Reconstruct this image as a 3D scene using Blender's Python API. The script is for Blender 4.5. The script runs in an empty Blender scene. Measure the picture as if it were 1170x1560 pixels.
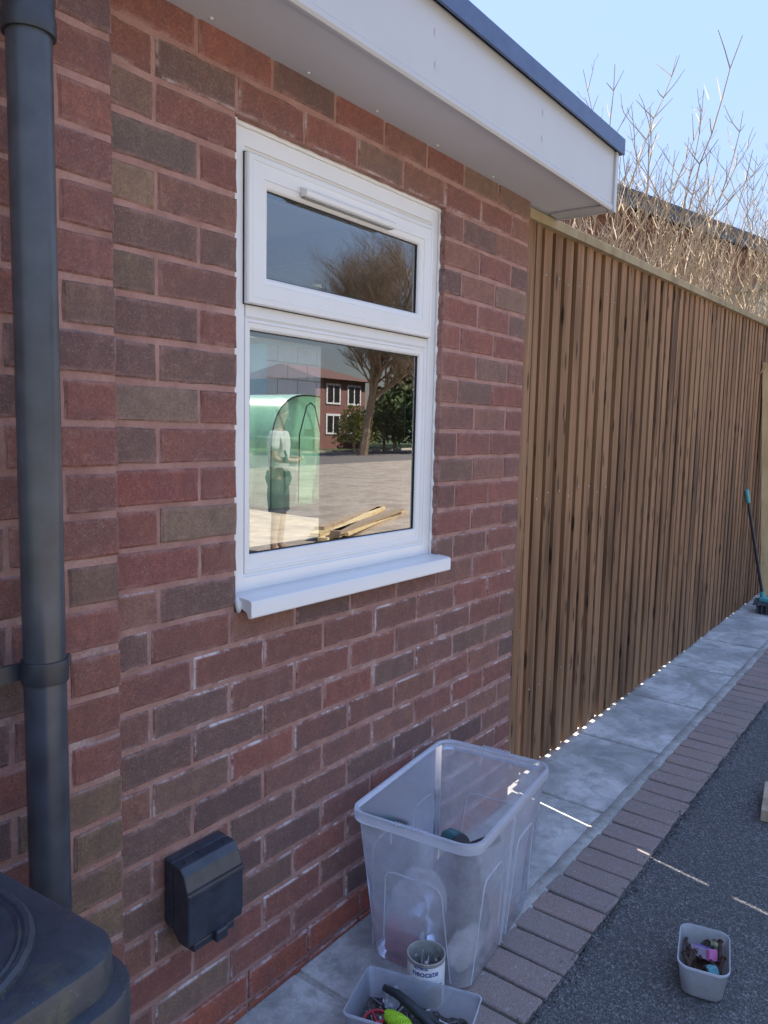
import bpy, bmesh, math, random
from mathutils import Vector, Matrix

random.seed(7)
R = math.radians
SC = bpy.context.scene
COL = SC.collection

# ------------------------------------------------------------------ camera
cam_d = bpy.data.cameras.new('camera')
cam = bpy.data.objects.new('camera', cam_d)
COL.objects.link(cam)
right = Vector((0.6014983, -0.7985581, 0.0224674))
up = Vector((0.0721570, 0.0823168, 0.9939906))
fwd = Vector((0.7956087, 0.5962624, -0.1071349))
m3 = Matrix((right, up, -fwd)).transposed()
cam.matrix_world = Matrix.Translation((-0.99253, -1.36068, 1.5017)) @ m3.to_4x4()
cam_d.sensor_fit = 'HORIZONTAL'
cam_d.sensor_width = 36.0
cam_d.lens = 36.0 * 1172 / 1170
cam_d.clip_start = 0.02
cam_d.clip_end = 2000
SC.camera = cam

# ------------------------------------------------------------------ sky, sun, exposure
SUN_EL, SUN_AZ = R(50), R(11.7)            # azimuth from +Y towards +X
world = bpy.data.worlds.new('World')
SC.world = world
world.use_nodes = True
wn = world.node_tree.nodes
wl = world.node_tree.links
bg = wn['Background']
sky = wn.new('ShaderNodeTexSky')
sky.sky_type = 'NISHITA'
sky.sun_disc = False
sky.sun_elevation = SUN_EL
sky.sun_rotation = SUN_AZ
sky.air_density = 1.0
sky.dust_density = 0.2
sky.ozone_density = 2.5
# even out the clear-sky gradient as light haze does (one mapping for the whole dome)
lum = wn.new('ShaderNodeRGBToBW')
wl.new(sky.outputs[0], lum.inputs[0])
sc1 = wn.new('ShaderNodeMath')
sc1.operation = 'MULTIPLY'
sc1.inputs[1].default_value = 1 / 6.0
wl.new(lum.outputs[0], sc1.inputs[0])
gm = wn.new('ShaderNodeMath')
gm.operation = 'POWER'
gm.inputs[1].default_value = -1.0
wl.new(sc1.outputs[0], gm.inputs[0])
flat = wn.new('ShaderNodeVectorMath')
flat.operation = 'SCALE'
wl.new(sky.outputs[0], flat.inputs[0])
wl.new(gm.outputs[0], flat.inputs['Scale'])
tint = wn.new('ShaderNodeVectorMath')
tint.operation = 'MULTIPLY'
tint.inputs[1].default_value = (.92, .79, .75)
wl.new(flat.outputs[0], tint.inputs[0])
wl.new(tint.outputs[0], bg.inputs[0])
bg.inputs[1].default_value = 0.05
sun_d = bpy.data.lights.new('sun', 'SUN')
sun_d.energy = 5.0
sun_d.angle = R(0.5)
sun_d.color = (1.0, 0.94, 0.85)
sun = bpy.data.objects.new('sun', sun_d)
COL.objects.link(sun)
sun_dir = Vector((math.sin(SUN_AZ) * math.cos(SUN_EL), math.cos(SUN_AZ) * math.cos(SUN_EL), math.sin(SUN_EL)))
sun.rotation_euler = sun_dir.to_track_quat('Z', 'Y').to_euler()
SC.view_settings.view_transform = 'Standard'
SC.view_settings.look = 'None'
SC.view_settings.exposure = 1.72
SC.view_settings.gamma = 1.0
SC.cycles.use_denoising = True
SC.cycles.max_bounces = 10
SC.cycles.transparent_max_bounces = 24
SC.cycles.diffuse_bounces = 5


# ------------------------------------------------------------------ helpers
def G(x, y):
    """height of the gently sloping ground"""
    return 0.011 * x + 0.012 * y


class MB:
    def __init__(self):
        self.v, self.f = [], []

    def add(self, vs, fs):
        n = len(self.v)
        self.v += [tuple(p) for p in vs]
        self.f += [tuple(i + n for i in q) for q in fs]
        return self

    def box(self, x0, x1, y0, y1, z0, z1):
        vs = [(x, y, z) for x in (x0, x1) for y in (y0, y1) for z in (z0, z1)]
        return self.add(vs, [(0, 1, 3, 2), (4, 6, 7, 5), (0, 4, 5, 1), (2, 3, 7, 6), (0, 2, 6, 4), (1, 5, 7, 3)])

    def quad(self, *p):
        return self.add(p, [tuple(range(len(p)))])

    def loft(self, rings, cap0=True, cap1=True, closed=True):
        n = len(rings[0])
        vs = [p for r in rings for p in r]
        fs = []
        for i in range(len(rings) - 1):
            for j in range(n if closed else n - 1):
                a, b = i * n + j, i * n + (j + 1) % n
                fs.append((a, b, b + n, a + n))
        if cap0:
            fs.append(tuple(range(n - 1, -1, -1)))
        if cap1:
            fs.append(tuple((len(rings) - 1) * n + j for j in range(n)))
        return self.add(vs, fs)

    def tube(self, pts, rad, n=8, caps=True):
        pts = [Vector(p) for p in pts]
        if not isinstance(rad, (list, tuple)):
            rad = [rad] * len(pts)
        rings = []
        ref = None
        for i, p in enumerate(pts):
            d = (pts[min(i + 1, len(pts) - 1)] - pts[max(i - 1, 0)])
            if d.length < 1e-9:
                d = Vector((0, 0, 1))
            d.normalize()
            if ref is None:
                ref = Vector((1, 0, 0)) if abs(d.x) < .8 else Vector((0, 1, 0))
            a = (ref - d * ref.dot(d)).normalized()
            ref = a
            b = d.cross(a)
            rings.append([p + (a * math.cos(2 * math.pi * k / n) + b * math.sin(2 * math.pi * k / n)) * rad[i] for k in range(n)])
        return self.loft(rings, caps, caps)

    def lathe(self, prof, cx=0, cy=0, n=32, cap0=True, cap1=True):
        rings = [[(cx + r * math.cos(2 * math.pi * k / n), cy + r * math.sin(2 * math.pi * k / n), z) for k in range(n)] for r, z in prof]
        return self.loft(rings, cap0, cap1)

    def ring(self, x0, x1, z0, z1, prof, closed=True):
        """sweep a profile of (inset, y) round a rectangle in the xz plane, mitred"""
        rings = []
        for ins, y in prof:
            rings.append([(x0 + ins, y, z0 + ins), (x1 - ins, y, z0 + ins), (x1 - ins, y, z1 - ins), (x0 + ins, y, z1 - ins)])
        if closed:
            rings.append(rings[0])
        return self.loft(rings, False, False)

    def xf(self, mat, start=0):
        for i in range(start, len(self.v)):
            self.v[i] = tuple(mat @ Vector(self.v[i]))
        return self

    def mesh(self, name, smooth=None, bevel=0, seg=2):
        me = bpy.data.meshes.new(name)
        me.from_pydata(self.v, [], self.f)
        bm = bmesh.new()
        bm.from_mesh(me)
        bmesh.ops.remove_doubles(bm, verts=bm.verts, dist=1e-5)
        bmesh.ops.recalc_face_normals(bm, faces=bm.faces)
        if bevel:
            es = [e for e in bm.edges if len(e.link_faces) == 2 and e.calc_face_angle(0) > R(35)]
            bmesh.ops.bevel(bm, geom=es, offset=bevel, segments=seg, profile=.5, affect='EDGES', clamp_overlap=True)
        bm.to_mesh(me)
        bm.free()
        if smooth is not None:
            for p in me.polygons:
                p.use_smooth = True
            me.set_sharp_from_angle(angle=R(smooth))
        return me

    def build(self, name, mat, parent=None, smooth=None, bevel=0, seg=2, loc=None, rot=None, label=None):
        return link(name, self.mesh(name, smooth, bevel, seg), mat, parent, loc, rot, label)


def link(name, me, mat, parent=None, loc=None, rot=None, label=None):
    if mat is not None and not me.materials:
        me.materials.append(mat)
    o = bpy.data.objects.new(name, me)
    COL.objects.link(o)
    if parent is not None:
        o.parent = parent
    if loc is not None:
        o.location = loc
    if rot is not None:
        o.rotation_euler = rot
    if label:
        o['label'] = label
    return o


def thing(name, label, cat, loc=(0, 0, 0), rz=0, group=None):
    o = bpy.data.objects.new(name, None)
    COL.objects.link(o)
    o.location = loc
    o.rotation_euler = (0, 0, rz)
    o.empty_display_size = .1
    return tag(o, label, cat, group)


def tag(o, label, cat, group=None):
    o['label'] = label
    o['category'] = cat
    if group:
        o['group'] = group
    return o


def struct(o):
    o['kind'] = 'structure'
    return o


def stuff(o):
    o['kind'] = 'stuff'
    return o


def part_empty(name, parent):
    o = bpy.data.objects.new(name, None)
    COL.objects.link(o)
    o.parent = parent
    o.empty_display_size = .05
    return o


def rrect(w, d, r, n=6, cx=0, cy=0, z=0):
    pts = []
    for sx, sy, a0 in ((1, 1, 0), (-1, 1, 90), (-1, -1, 180), (1, -1, 270)):
        for k in range(n + 1):
            a = R(a0 + 90 * k / n)
            pts.append((cx + sx * (w / 2 - r) + r * math.cos(a), cy + sy * (d / 2 - r) + r * math.sin(a), z))
    return pts


# ------------------------------------------------------------------ materials
class NT:
    def __init__(self, name):
        self.m = bpy.data.materials.new(name)
        self.m.use_nodes = True
        self.t = self.m.node_tree
        self.n = self.t.nodes
        self.b = self.n['Principled BSDF']
        self.out = self.n['Material Output']

    def new(self, kind, **kw):
        nd = self.n.new('ShaderNode' + kind)
        for k, v in kw.items():
            setattr(nd, k, v)
        return nd

    def l(self, a, b):
        self.t.links.new(a, b)

    def pos(self, scale=(1, 1, 1), obj=False):
        if obj:
            src = self.new('TexCoord').outputs['Object']
        else:
            src = self.new('NewGeometry').outputs['Position']
        mp = self.new('Mapping')
        mp.inputs['Scale'].default_value = scale
        self.l(src, mp.inputs[0])
        return mp.outputs[0]

    def noise(self, vec, scale, detail=4, rough=.55, dist=0):
        nd = self.new('TexNoise')
        nd.inputs['Scale'].default_value = scale
        nd.inputs['Detail'].default_value = detail
        nd.inputs['Roughness'].default_value = rough
        nd.inputs['Distortion'].default_value = dist
        self.l(vec, nd.inputs['Vector'])
        return nd.outputs[0]

    def voro(self, vec, scale, feat='F1', out=0):
        nd = self.new('TexVoronoi', feature=feat)
        nd.inputs['Scale'].default_value = scale
        self.l(vec, nd.inputs['Vector'])
        return nd.outputs[out]

    def ramp(self, fac, stops, interp='LINEAR'):
        nd = self.new('ValToRGB')
        cr = nd.color_ramp
        cr.interpolation = interp
        while len(cr.elements) < len(stops):
            cr.elements.new(.5)
        for e, (p, c) in zip(cr.elements, stops):
            e.position = p
            e.color = (*c, 1) if isinstance(c, (tuple, list)) else (c, c, c, 1)
        self.l(fac, nd.inputs[0])
        return nd.outputs[0]

    def mix(self, fac, a, b, mode='MIX'):
        nd = self.new('Mix', data_type='RGBA', blend_type=mode)
        for src, idx in ((fac, 0), (a, 6), (b, 7)):
            if hasattr(src, 'is_output') or isinstance(src, bpy.types.NodeSocket):
                self.l(src, nd.inputs[idx])
            elif isinstance(src, (tuple, list)):
                nd.inputs[idx].default_value = (*src, 1)
            else:
                nd.inputs[idx].default_value = src
        return nd.outputs[2]

    def math(self, op, a, b=None, clamp=False):
        nd = self.new('Math', operation=op)
        nd.use_clamp = clamp
        for i, s in enumerate((a, b)):
            if s is None:
                continue
            if isinstance(s, bpy.types.NodeSocket):
                self.l(s, nd.inputs[i])
            else:
                nd.inputs[i].default_value = s
        return nd.outputs[0]

    def bump(self, h, strength=.3, dist=.002):
        nd = self.new('Bump')
        nd.inputs['Strength'].default_value = strength
        nd.inputs['Distance'].default_value = dist
        self.l(h, nd.inputs['Height'])
        self.l(nd.outputs[0], self.b.inputs['Normal'])

    def col(self, c):
        if isinstance(c, bpy.types.NodeSocket):
            self.l(c, self.b.inputs['Base Color'])
        else:
            self.b.inputs['Base Color'].default_value = (*c, 1)

    def rough(self, r):
        if isinstance(r, bpy.types.NodeSocket):
            self.l(r, self.b.inputs['Roughness'])
        else:
            self.b.inputs['Roughness'].default_value = r


def plain(name, c, rough=.5, metal=0, var=.15, scale=30, bump=0, spec=.5, obj=False):
    """a plain procedural material with slight mottling"""
    t = NT(name)
    p = t.pos(obj=obj)
    n = t.noise(p, scale, 5)
    t.col(t.ramp(n, [(.3, tuple(x * (1 - var) for x in c)), (.7, tuple(min(1, x * (1 + var)) for x in c))]))
    t.rough(rough)
    t.b.inputs['Metallic'].default_value = metal
    t.b.inputs['Specular IOR Level'].default_value = spec
    if bump:
        t.bump(n, bump, .002)
    return t.m


def brick_mat():
    t = NT('brick_face')
    oi = t.new('ObjectInfo')
    p = t.pos()
    big = t.noise(p, 9, 3, .6)
    fine = t.noise(p, 160, 6, .7)
    grit = t.noise(p, 340, 3, .65)
    base = oi.outputs['Color']
    dark = t.mix(.6, base, (.095, .068, .075))
    c = t.mix(t.ramp(big, [(.42, 0), (.70, .6)]), base, dark)
    c = t.mix(t.ramp(fine, [(.36, .5), (.55, 0)]), c, (.08, .055, .055))
    c = t.mix(t.ramp(grit, [(.54, 0), (.72, .5)]), c, (.42, .33, .28))
    # sanded mottling and dark burnt patches across each brick
    mot = t.noise(p, 38, 6, .75)
    c = t.mix(t.ramp(mot, [(.36, .55), (.52, 0)]), c, dark)
    c = t.mix(t.ramp(mot, [(.54, 0), (.74, .45)]), c, t.mix(.5, base, (.42, .32, .26)))
    # white salts creeping in from the arrises
    tc = t.new('TexCoord')
    sx = t.new('SeparateXYZ')
    t.l(tc.outputs['Generated'], sx.inputs[0])
    ex = t.math('MULTIPLY', t.math('MINIMUM', sx.outputs[0], t.math('SUBTRACT', 1., sx.outputs[0])), 2.9)
    ez = t.math('MINIMUM', sx.outputs[2], t.math('SUBTRACT', 1., sx.outputs[2]))
    e = t.math('MINIMUM', ex, ez)
    edge = t.ramp(e, [(.0, 1.0), (.035, .8), (.085, 0)])
    salt_n = t.noise(p, 13, 5, .75)
    salt = t.math('MULTIPLY', t.math('MULTIPLY', t.ramp(salt_n, [(.47, 0), (.58, 1)]), edge), oi.outputs['Alpha'])
    bloom = t.math('MULTIPLY', t.ramp(t.noise(p, 26, 6, .8), [(.56, 0), (.85, .35)]), oi.outputs['Alpha'])
    c = t.mix(bloom, c, (.40, .33, .33))
    sm = t.math('MULTIPLY', t.ramp(e, [(.0, 1.0), (.05, .7), (.16, 0)]), t.ramp(t.noise(p, 22, 6, .75), [(.44, 0), (.60, .9)]))
    c = t.mix(sm, c, (.37, .21, .185))
    c = t.mix(salt, c, (.74, .68, .68))
    pst = t.pos((7, 7, 1.3))
    st = t.noise(pst, 1.0, 5, .7)
    c = t.mix(t.ramp(st, [(.55, 0), (.75, .45)]), c, (.10, .07, .07))
    c = t.mix(t.ramp(st, [(.28, .22), (.42, 0)]), c, (.36, .27, .24))
    t.col(c)
    t.rough(.9)
    t.b.inputs['Specular IOR Level'].default_value = .25
    h = t.math('ADD', t.math('MULTIPLY', fine, .7), t.math('MULTIPLY', grit, .35))
    t.bump(t.math('ADD', h, t.math('MULTIPLY', mot, .8)), .75, .003)
    return t.m


def mortar_mat():
    t = NT('pink_mortar')
    p = t.pos()
    n1 = t.noise(p, 12, 5, .6)
    n2 = t.noise(p, 240, 4, .7)
    c = t.ramp(n1, [(.3, (.30, .165, .135)), (.55, (.43, .25, .21)), (.75, (.50, .32, .275))])
    c = t.mix(t.ramp(n2, [(.4, .3), (.6, 0)]), c, (.24, .13, .12))
    s = t.noise(p, 7, 6, .8)
    sz = t.new('SeparateXYZ')
    t.l(p, sz.inputs[0])
    low = t.ramp(t.math('MULTIPLY', sz.outputs[2], .5), [(.0, 1.), (.52, .75), (.62, .12), (1, .05)])
    c = t.mix(t.math('MULTIPLY', t.ramp(s, [(.55, 0), (.68, .8)]), low), c, (.60, .53, .52))
    t.col(c)
    t.rough(.95)
    t.b.inputs['Specular IOR Level'].default_value = .2
    t.bump(t.math('ADD', n2, n1), .7, .004)
    return t.m


def wood_mat(name, a, b, dark, knots=.8, obj=True, scale=1.0):
    t = NT(name)
    oi = t.new('ObjectInfo')
    tc = t.new('TexCoord')
    add = t.new('VectorMath', operation='ADD')
    t.l(tc.outputs['Object'], add.inputs[0])
    mul = t.new('VectorMath', operation='SCALE')
    comb = t.new('CombineXYZ')
    for i in range(3):
        t.l(oi.outputs['Random'], comb.inputs[i])
    t.l(comb.outputs[0], mul.inputs[0])
    mul.inputs['Scale'].default_value = 37.0
    t.l(mul.outputs[0], add.inputs[1])
    mp = t.new('Mapping')
    mp.inputs['Scale'].default_value = (60 * scale, 60 * scale, 2.2 * scale)
    t.l(add.outputs[0], mp.inputs[0])
    g = t.noise(mp.outputs[0], 1.6, 6, .65, .8)
    mp2 = t.new('Mapping')
    mp2.inputs['Scale'].default_value = (9 * scale, 9 * scale, 2.4 * scale)
    t.l(add.outputs[0], mp2.inputs[0])
    w = t.noise(mp2.outputs[0], 1.0, 3, .5)
    c = t.ramp(g, [(.28, a), (.72, b)])
    tone = t.ramp(oi.outputs['Random'], [(0, (.72, .72, .72)), (.5, (1, .97, .95)), (1, (1.0, 1.02, 1.05))])
    c = t.mix(1., c, tone, 'MULTIPLY')
    c = t.mix(t.ramp(w, [(.46, 0), (.68, .8)]), c, dark)
    mp3 = t.new('Mapping')
    mp3.inputs['Scale'].default_value = (19 * scale, 19 * scale, 10 * scale)
    t.l(add.outputs[0], mp3.inputs[0])
    k = t.voro(mp3.outputs[0], 1.0)
    kn = t.ramp(k, [(.11, knots), (.22, 0)])
    c = t.mix(kn, c, tuple(x * .35 for x in dark))
    t.col(c)
    t.rough(.82)
    t.b.inputs['Specular IOR Level'].default_value = .3
    t.bump(g, .35, .002)
    return t.m


def concrete_mat(name, dark, mid, pale, scale=1.0):
    t = NT(name)
    p = t.pos()
    n1 = t.noise(p, 3.2 * scale, 6, .62, .5)
    n2 = t.noise(p, 14 * scale, 6, .7)
    n3 = t.noise(p, 260, 3, .7)
    c = t.ramp(n1, [(.36, dark), (.48, mid), (.60, pale)])
    c = t.mix(t.ramp(n2, [(.36, .7), (.54, 0)]), c, tuple(x * .62 for x in mid))
    c = t.mix(t.ramp(n3, [(.35, .35), (.6, 0)]), c, tuple(x * .5 for x in dark))
    t.col(c)
    t.rough(t.ramp(n1, [(.3, .75), (.7, .92)]))
    t.bump(t.math('ADD', n2, n3), .35, .002)
    return t.m


def asphalt_mat():
    t = NT('asphalt')
    p = t.pos()
    v = t.new('TexVoronoi', feature='F1')
    v.inputs['Scale'].default_value = 215
    t.l(p, v.inputs['Vector'])
    sep = t.new('SeparateColor')
    t.l(v.outputs['Color'], sep.inputs[0])
    c = t.ramp(sep.outputs[0], [(0, (.06, .06, .061)), (.5, (.112, .112, .114)), (.78, (.165, .165, .167)), (.92, (.23, .23, .23)), (1, (.36, .36, .36))])
    big = t.noise(p, 2.2, 5, .6)
    c = t.mix(t.ramp(big, [(.35, .0), (.7, .45)]), c, (.105, .102, .10))
    spk = t.noise(p, 75, 2, .5)
    c = t.mix(t.ramp(spk, [(.74, 0), (.79, .9)]), c, (.42, .42, .42))
    t.col(c)
    t.rough(.85)
    t.b.inputs['Specular IOR Level'].default_value = .4
    t.bump(v.outputs['Distance'], 1.0, .005)
    return t.m


def paver_mat():
    t = NT('brick_paver')
    oi = t.new('ObjectInfo')
    p = t.pos()
    n2 = t.noise(p, 30, 6, .7)
    n3 = t.noise(p, 420, 3, .7)
    base = t.ramp(oi.outputs['Random'], [(0, (.36, .265, .235)), (.4, (.42, .32, .28)), (.7, (.48, .32, .27)), (1, (.37, .30, .275))])
    c = t.mix(t.ramp(n2, [(.4, 0), (.68, .55)]), base, (.42, .38, .36))
    c = t.mix(t.ramp(n3, [(.38, .6), (.6, 0)]), c, (.14, .115, .115))
    n4 = t.noise(p, 170, 4, .75)
    c = t.mix(t.ramp(n4, [(.36, .65), (.50, 0)]), c, (.19, .16, .155))
    c = t.mix(t.ramp(n4, [(.56, 0), (.70, .55)]), c, (.52, .48, .46))
    spk = t.noise(p, 110, 2, .5)
    c = t.mix(t.ramp(spk, [(.68, 0), (.73, .85)]), c, (.62, .60, .59))
    t.col(c)
    t.rough(.9)
    t.bump(t.math('ADD', n3, n4), .8, .005)
    return t.m


def frosted(name, tint, alpha=.5, rough=.25, dirt=.15):
    """thin translucent polypropylene sheet"""
    t = NT(name)
    p = t.pos()
    n = t.noise(p, 11, 6, .7)
    n2 = t.noise(p, 60, 4, .7)
    t.n.remove(t.b)
    tr = t.new('BsdfTransparent')
    tr.inputs[0].default_value = (*[.75 + .25 * x for x in tint], 1)
    di = t.new('BsdfDiffuse')
    di.inputs[0].default_value = (*tint, 1)
    tl = t.new('BsdfTranslucent')
    tl.inputs[0].default_value = (*tint, 1)
    gl = t.new('BsdfGlossy')
    gl.inputs['Roughness'].default_value = rough
    gl.inputs[0].default_value = (.9, .93, 1, 1)
    m1 = t.new('MixShader')
    m1.inputs[0].default_value = .45
    t.l(di.outputs[0], m1.inputs[1])
    t.l(tl.outputs[0], m1.inputs[2])
    m2 = t.new('MixShader')
    fac = t.ramp(t.math('ADD', t.math('MULTIPLY', n, .75), t.math('MULTIPLY', n2, .25)), [(.3, alpha), (.75, min(1, alpha + dirt))])
    t.l(fac, m2.inputs[0])
    t.l(tr.outputs[0], m2.inputs[1])
    t.l(m1.outputs[0], m2.inputs[2])
    fr = t.new('Fresnel')
    fr.inputs[0].default_value = 1.45
    m3_ = t.new('MixShader')
    t.l(fr.outputs[0], m3_.inputs[0])
    t.l(m2.outputs[0], m3_.inputs[1])
    t.l(gl.outputs[0], m3_.inputs[2])
    t.l(m3_.outputs[0], t.out.inputs[0])
    return t.m


def pane_mat():
    t = NT('double_glazing')
    t.n.remove(t.b)
    tr = t.new('BsdfTransparent')
    tr.inputs[0].default_value = (.80, .84, .80, 1)
    gl = t.new('BsdfGlossy')
    gl.inputs['Roughness'].default_value = .0
    gl.inputs[0].default_value = (.97, .98, 1, 1)
    fr = t.new('Fresnel')
    fr.inputs[0].default_value = 1.52
    fac = t.math('MULTIPLY', fr.outputs[0], 4.1, True)
    mx = t.new('MixShader')
    t.l(fac, mx.inputs[0])
    t.l(tr.outputs[0], mx.inputs[1])
    t.l(gl.outputs[0], mx.inputs[2])
    t.l(mx.outputs[0], t.out.inputs[0])
    return t.m


def leaf_mat(name, a, b):
    t = NT(name)
    oi = t.new('ObjectInfo')
    n = t.noise(t.pos(), 3, 3)
    t.col(t.ramp(n, [(.35, a), (.65, b)]))
    t.rough(.7)
    return t.m


BRICK = brick_mat()
MORTAR = mortar_mat()
FENCE = wood_mat('stained_fence_timber', (.185, .094, .046), (.36, .210, .112), (.060, .030, .017))
FENCE_BACK = wood_mat('gap_shade_backing', (.045, .024, .014), (.085, .048, .028), (.025, .014, .009))  # backing coloured dark to paint in the shade of the gaps between battens
FENCE_CAP = wood_mat('fresh_treated_timber', (.27, .22, .13), (.38, .31, .19), (.22, .16, .09), .3)
PALE_WOOD = wood_mat('new_pine', (.72, .56, .30), (.82, .68, .40), (.60, .42, .22), .3)
GREY_WOOD = wood_mat('weathered_pine', (.42, .33, .23), (.52, .42, .31), (.30, .22, .15), .3)
SLAB = concrete_mat('paving_slab', (.33, .325, .31), (.48, .472, .455), (.68, .67, .65))
CEMENT = concrete_mat('cement_bed', (.30, .285, .26), (.40, .385, .355), (.50, .48, .45), 2)
ASPHALT = asphalt_mat()
PAVER = paver_mat()
UPVC = plain('white_upvc', (.74, .74, .74), .28, var=.02, scale=8)
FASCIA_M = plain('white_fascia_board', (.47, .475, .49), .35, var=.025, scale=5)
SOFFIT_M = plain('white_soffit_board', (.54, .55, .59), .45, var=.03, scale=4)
TRIM_M = plain('grey_roof_trim', (.060, .095, .20), .4, var=.15, scale=20)
PIPE_M = plain('grey_black_pipe', (.055, .062, .076), .30, var=.3, scale=14)
PIPE_DARK = plain('black_pipe_fitting', (.032, .036, .045), .4, var=.25, scale=30)
def bin_mat():
    t = NT('black_bin_plastic')
    p = t.pos()
    n1, n2, n3 = t.noise(p, 7, 6, .7, .4), t.noise(p, 42, 6, .75), t.noise(p, 300, 3, .6)
    c = t.ramp(n2, [(.3, (.026, .031, .042)), (.7, (.044, .052, .068))])
    c = t.mix(t.ramp(n1, [(.52, 0), (.66, .75)]), c, (.085, .09, .09))
    c = t.mix(t.math('MULTIPLY', t.ramp(n1, [(.30, 1), (.42, 0)]), t.ramp(n2, [(.45, 0), (.6, .8)])), c, (.085, .095, .055))
    c = t.mix(t.ramp(n3, [(.66, 0), (.72, .6)]), c, (.22, .22, .22))
    t.col(c)
    t.rough(t.ramp(n1, [(.35, .34), (.65, .6)]))
    t.bump(t.math('ADD', n2, n3), .18, .0015)
    return t.m


BIN_M = bin_mat()
SOCKET_M = plain('dark_socket_plastic', (.040, .047, .064), .26, var=.2, scale=30)
SEALANT = plain('white_sealant', (.74, .74, .73), .5, var=.06, scale=60)
GASKET = plain('black_gasket', (.012, .012, .014), .5)
PANE = pane_mat()
SCREW_M = plain('steel', (.42, .42, .43), .35, .9, var=.2, scale=80)
TIN_M = plain('tin_plate', (.58, .57, .54), .45, .45, var=.2, scale=40)
BOX_PL = frosted('frosted_box_plastic', (.88, .90, .97), .33, .18, .30)
RIM_PL = frosted('frosted_rim_plastic', (.86, .89, .97), .66, .22, .15)
RIDGE_PL = frosted('ridge_plastic', (.90, .92, .98), .80, .2, .1)
TRAY_PL = frosted('milky_tray_plastic', (.80, .83, .92), .32, .25, .15)
TUB_PL = frosted('milky_tub_plastic', (.80, .80, .80), .40, .3, .2)

# ------------------------------------------------------------------ ground
def sheet(name, x0, x1, y0, y1, dz, mat, nx=1, ny=1, jit=None):
    b = MB()
    vs, fs = [], []
    for j in range(ny + 1):
        for i in range(nx + 1):
            x = x0 + (x1 - x0) * i / nx
            y = y0 + (y1 - y0) * j / ny
            if jit and j == ny:
                y += jit * (random.random() - .5) * 2
            vs.append((x, y, G(x, y) + dz))
    for j in range(ny):
        for i in range(nx):
            a = j * (nx + 1) + i
            fs.append((a, a + 1, a + nx + 2, a + nx + 1))
    b.add(vs, fs)
    return struct(b.build(name, mat))


GRASS_M = plain('rough_lawn', (.07, .10, .03), .95, var=.5, scale=3)
SOIL_M = plain('garden_ground', (.13, .11, .08), .95, var=.35, scale=4)
sheet('ground', -300, 300, -300, 300, -.07, GRASS_M)
sheet('garden_ground', 1.75, 40, .35, 30, -.02, SOIL_M)
b = MB()
# drive: fine jagged near edge against the brick edging
edge = []
x = -6.0
while x < 20:
    edge.append((x, -.583 - .012 * random.random() + .006 * math.sin(x * 9), 0))
    x += .012 if .3 < x < 3.2 else .1
far = -2.6
vs = [(p[0], p[1], G(p[0], p[1]) - .007) for p in edge] + [(p[0], far, G(p[0], far) - .007) for p in edge]
n = len(edge)
b.add(vs, [(i, i + 1, n + i + 1, n + i) for i in range(n - 1)])
struct(b.build('driveway', ASPHALT))
sheet('road', -60, 90, -30, -19.5, -.05, plain('sunlit_road', (.17, .155, .14), .9, var=.12, scale=1.5))
sheet('forecourt', -14, 60, -19.4, -2.602, -.007, concrete_mat('forecourt_paving', (.34, .28, .22), (.44, .37, .29), (.50, .43, .35), .4))
kb = MB().box(-60, 90, -30.35, -30.0, -.9, 0)
for i, p in enumerate(kb.v):
    kb.v[i] = (p[0], p[1], G(p[0], p[1]) + (.08 if p[2] == 0 else -.2))
struct(kb.build('kerb', plain('pale_kerb', (.46, .41, .33), .9)))

# footpath: bed, slabs, haunch
foot = struct(MB().quad(*[(x, y, G(x, y) - .007) for x, y in ((-2.5, -.372), (12, -.372), (12, .36), (-2.5, .36))]).build('footpath', CEMENT))
xs = [-.94, -.235, .465, 1.165, 1.86, 2.555, 3.27, 3.985, 4.745, 5.46, 6.17, 6.88, 7.59, 8.30]
for i in range(len(xs) - 1):
    x0, x1 = xs[i] + .010, xs[i + 1] - .010
    y0, y1 = -.338, .30 if x0 > 1.6 else -.003
    jj = [random.uniform(-.004, .004) for _ in range(4)]
    cx, cy = (x0 + x1) / 2, (y0 + y1) / 2
    sb = MB().box(x0 - cx, x1 - cx, y0 - cy, y1 - cy, -.03, 0)
    dz = random.uniform(-.0015, .0015)
    for k, p in enumerate(sb.v):
        sb.v[k] = (p[0] + random.uniform(-.003, .003), p[1], p[2] + G(cx + p[0], cy + p[1]) - G(cx, cy))
    sb.build('slab', SLAB, foot, bevel=.005, loc=(cx, cy, G(cx, cy) + dz))
hb = MB()
x = -2.5
N = 160
vs = []
for i in range(N + 1):
    x = -2.5 + 12.5 * i / N
    a, c = -.335 + random.uniform(-.004, .004), -.381 + random.uniform(-.005, .003)
    for k, (y, z) in enumerate(((a, -.002), (a - .004, .0015), ((a + c) / 2, .0012), (c, .0005), (c - .004, -.006))):
        vs.append((x, y, G(x, y) + z + random.uniform(-.001, .001)))
hb.add(vs, [(i * 5 + k, i * 5 + k + 1, i * 5 + 6 + k, i * 5 + 5 + k) for i in range(N) for k in range(4)])
hb.build('mortar_fillet', CEMENT, foot, smooth=60)

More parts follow.
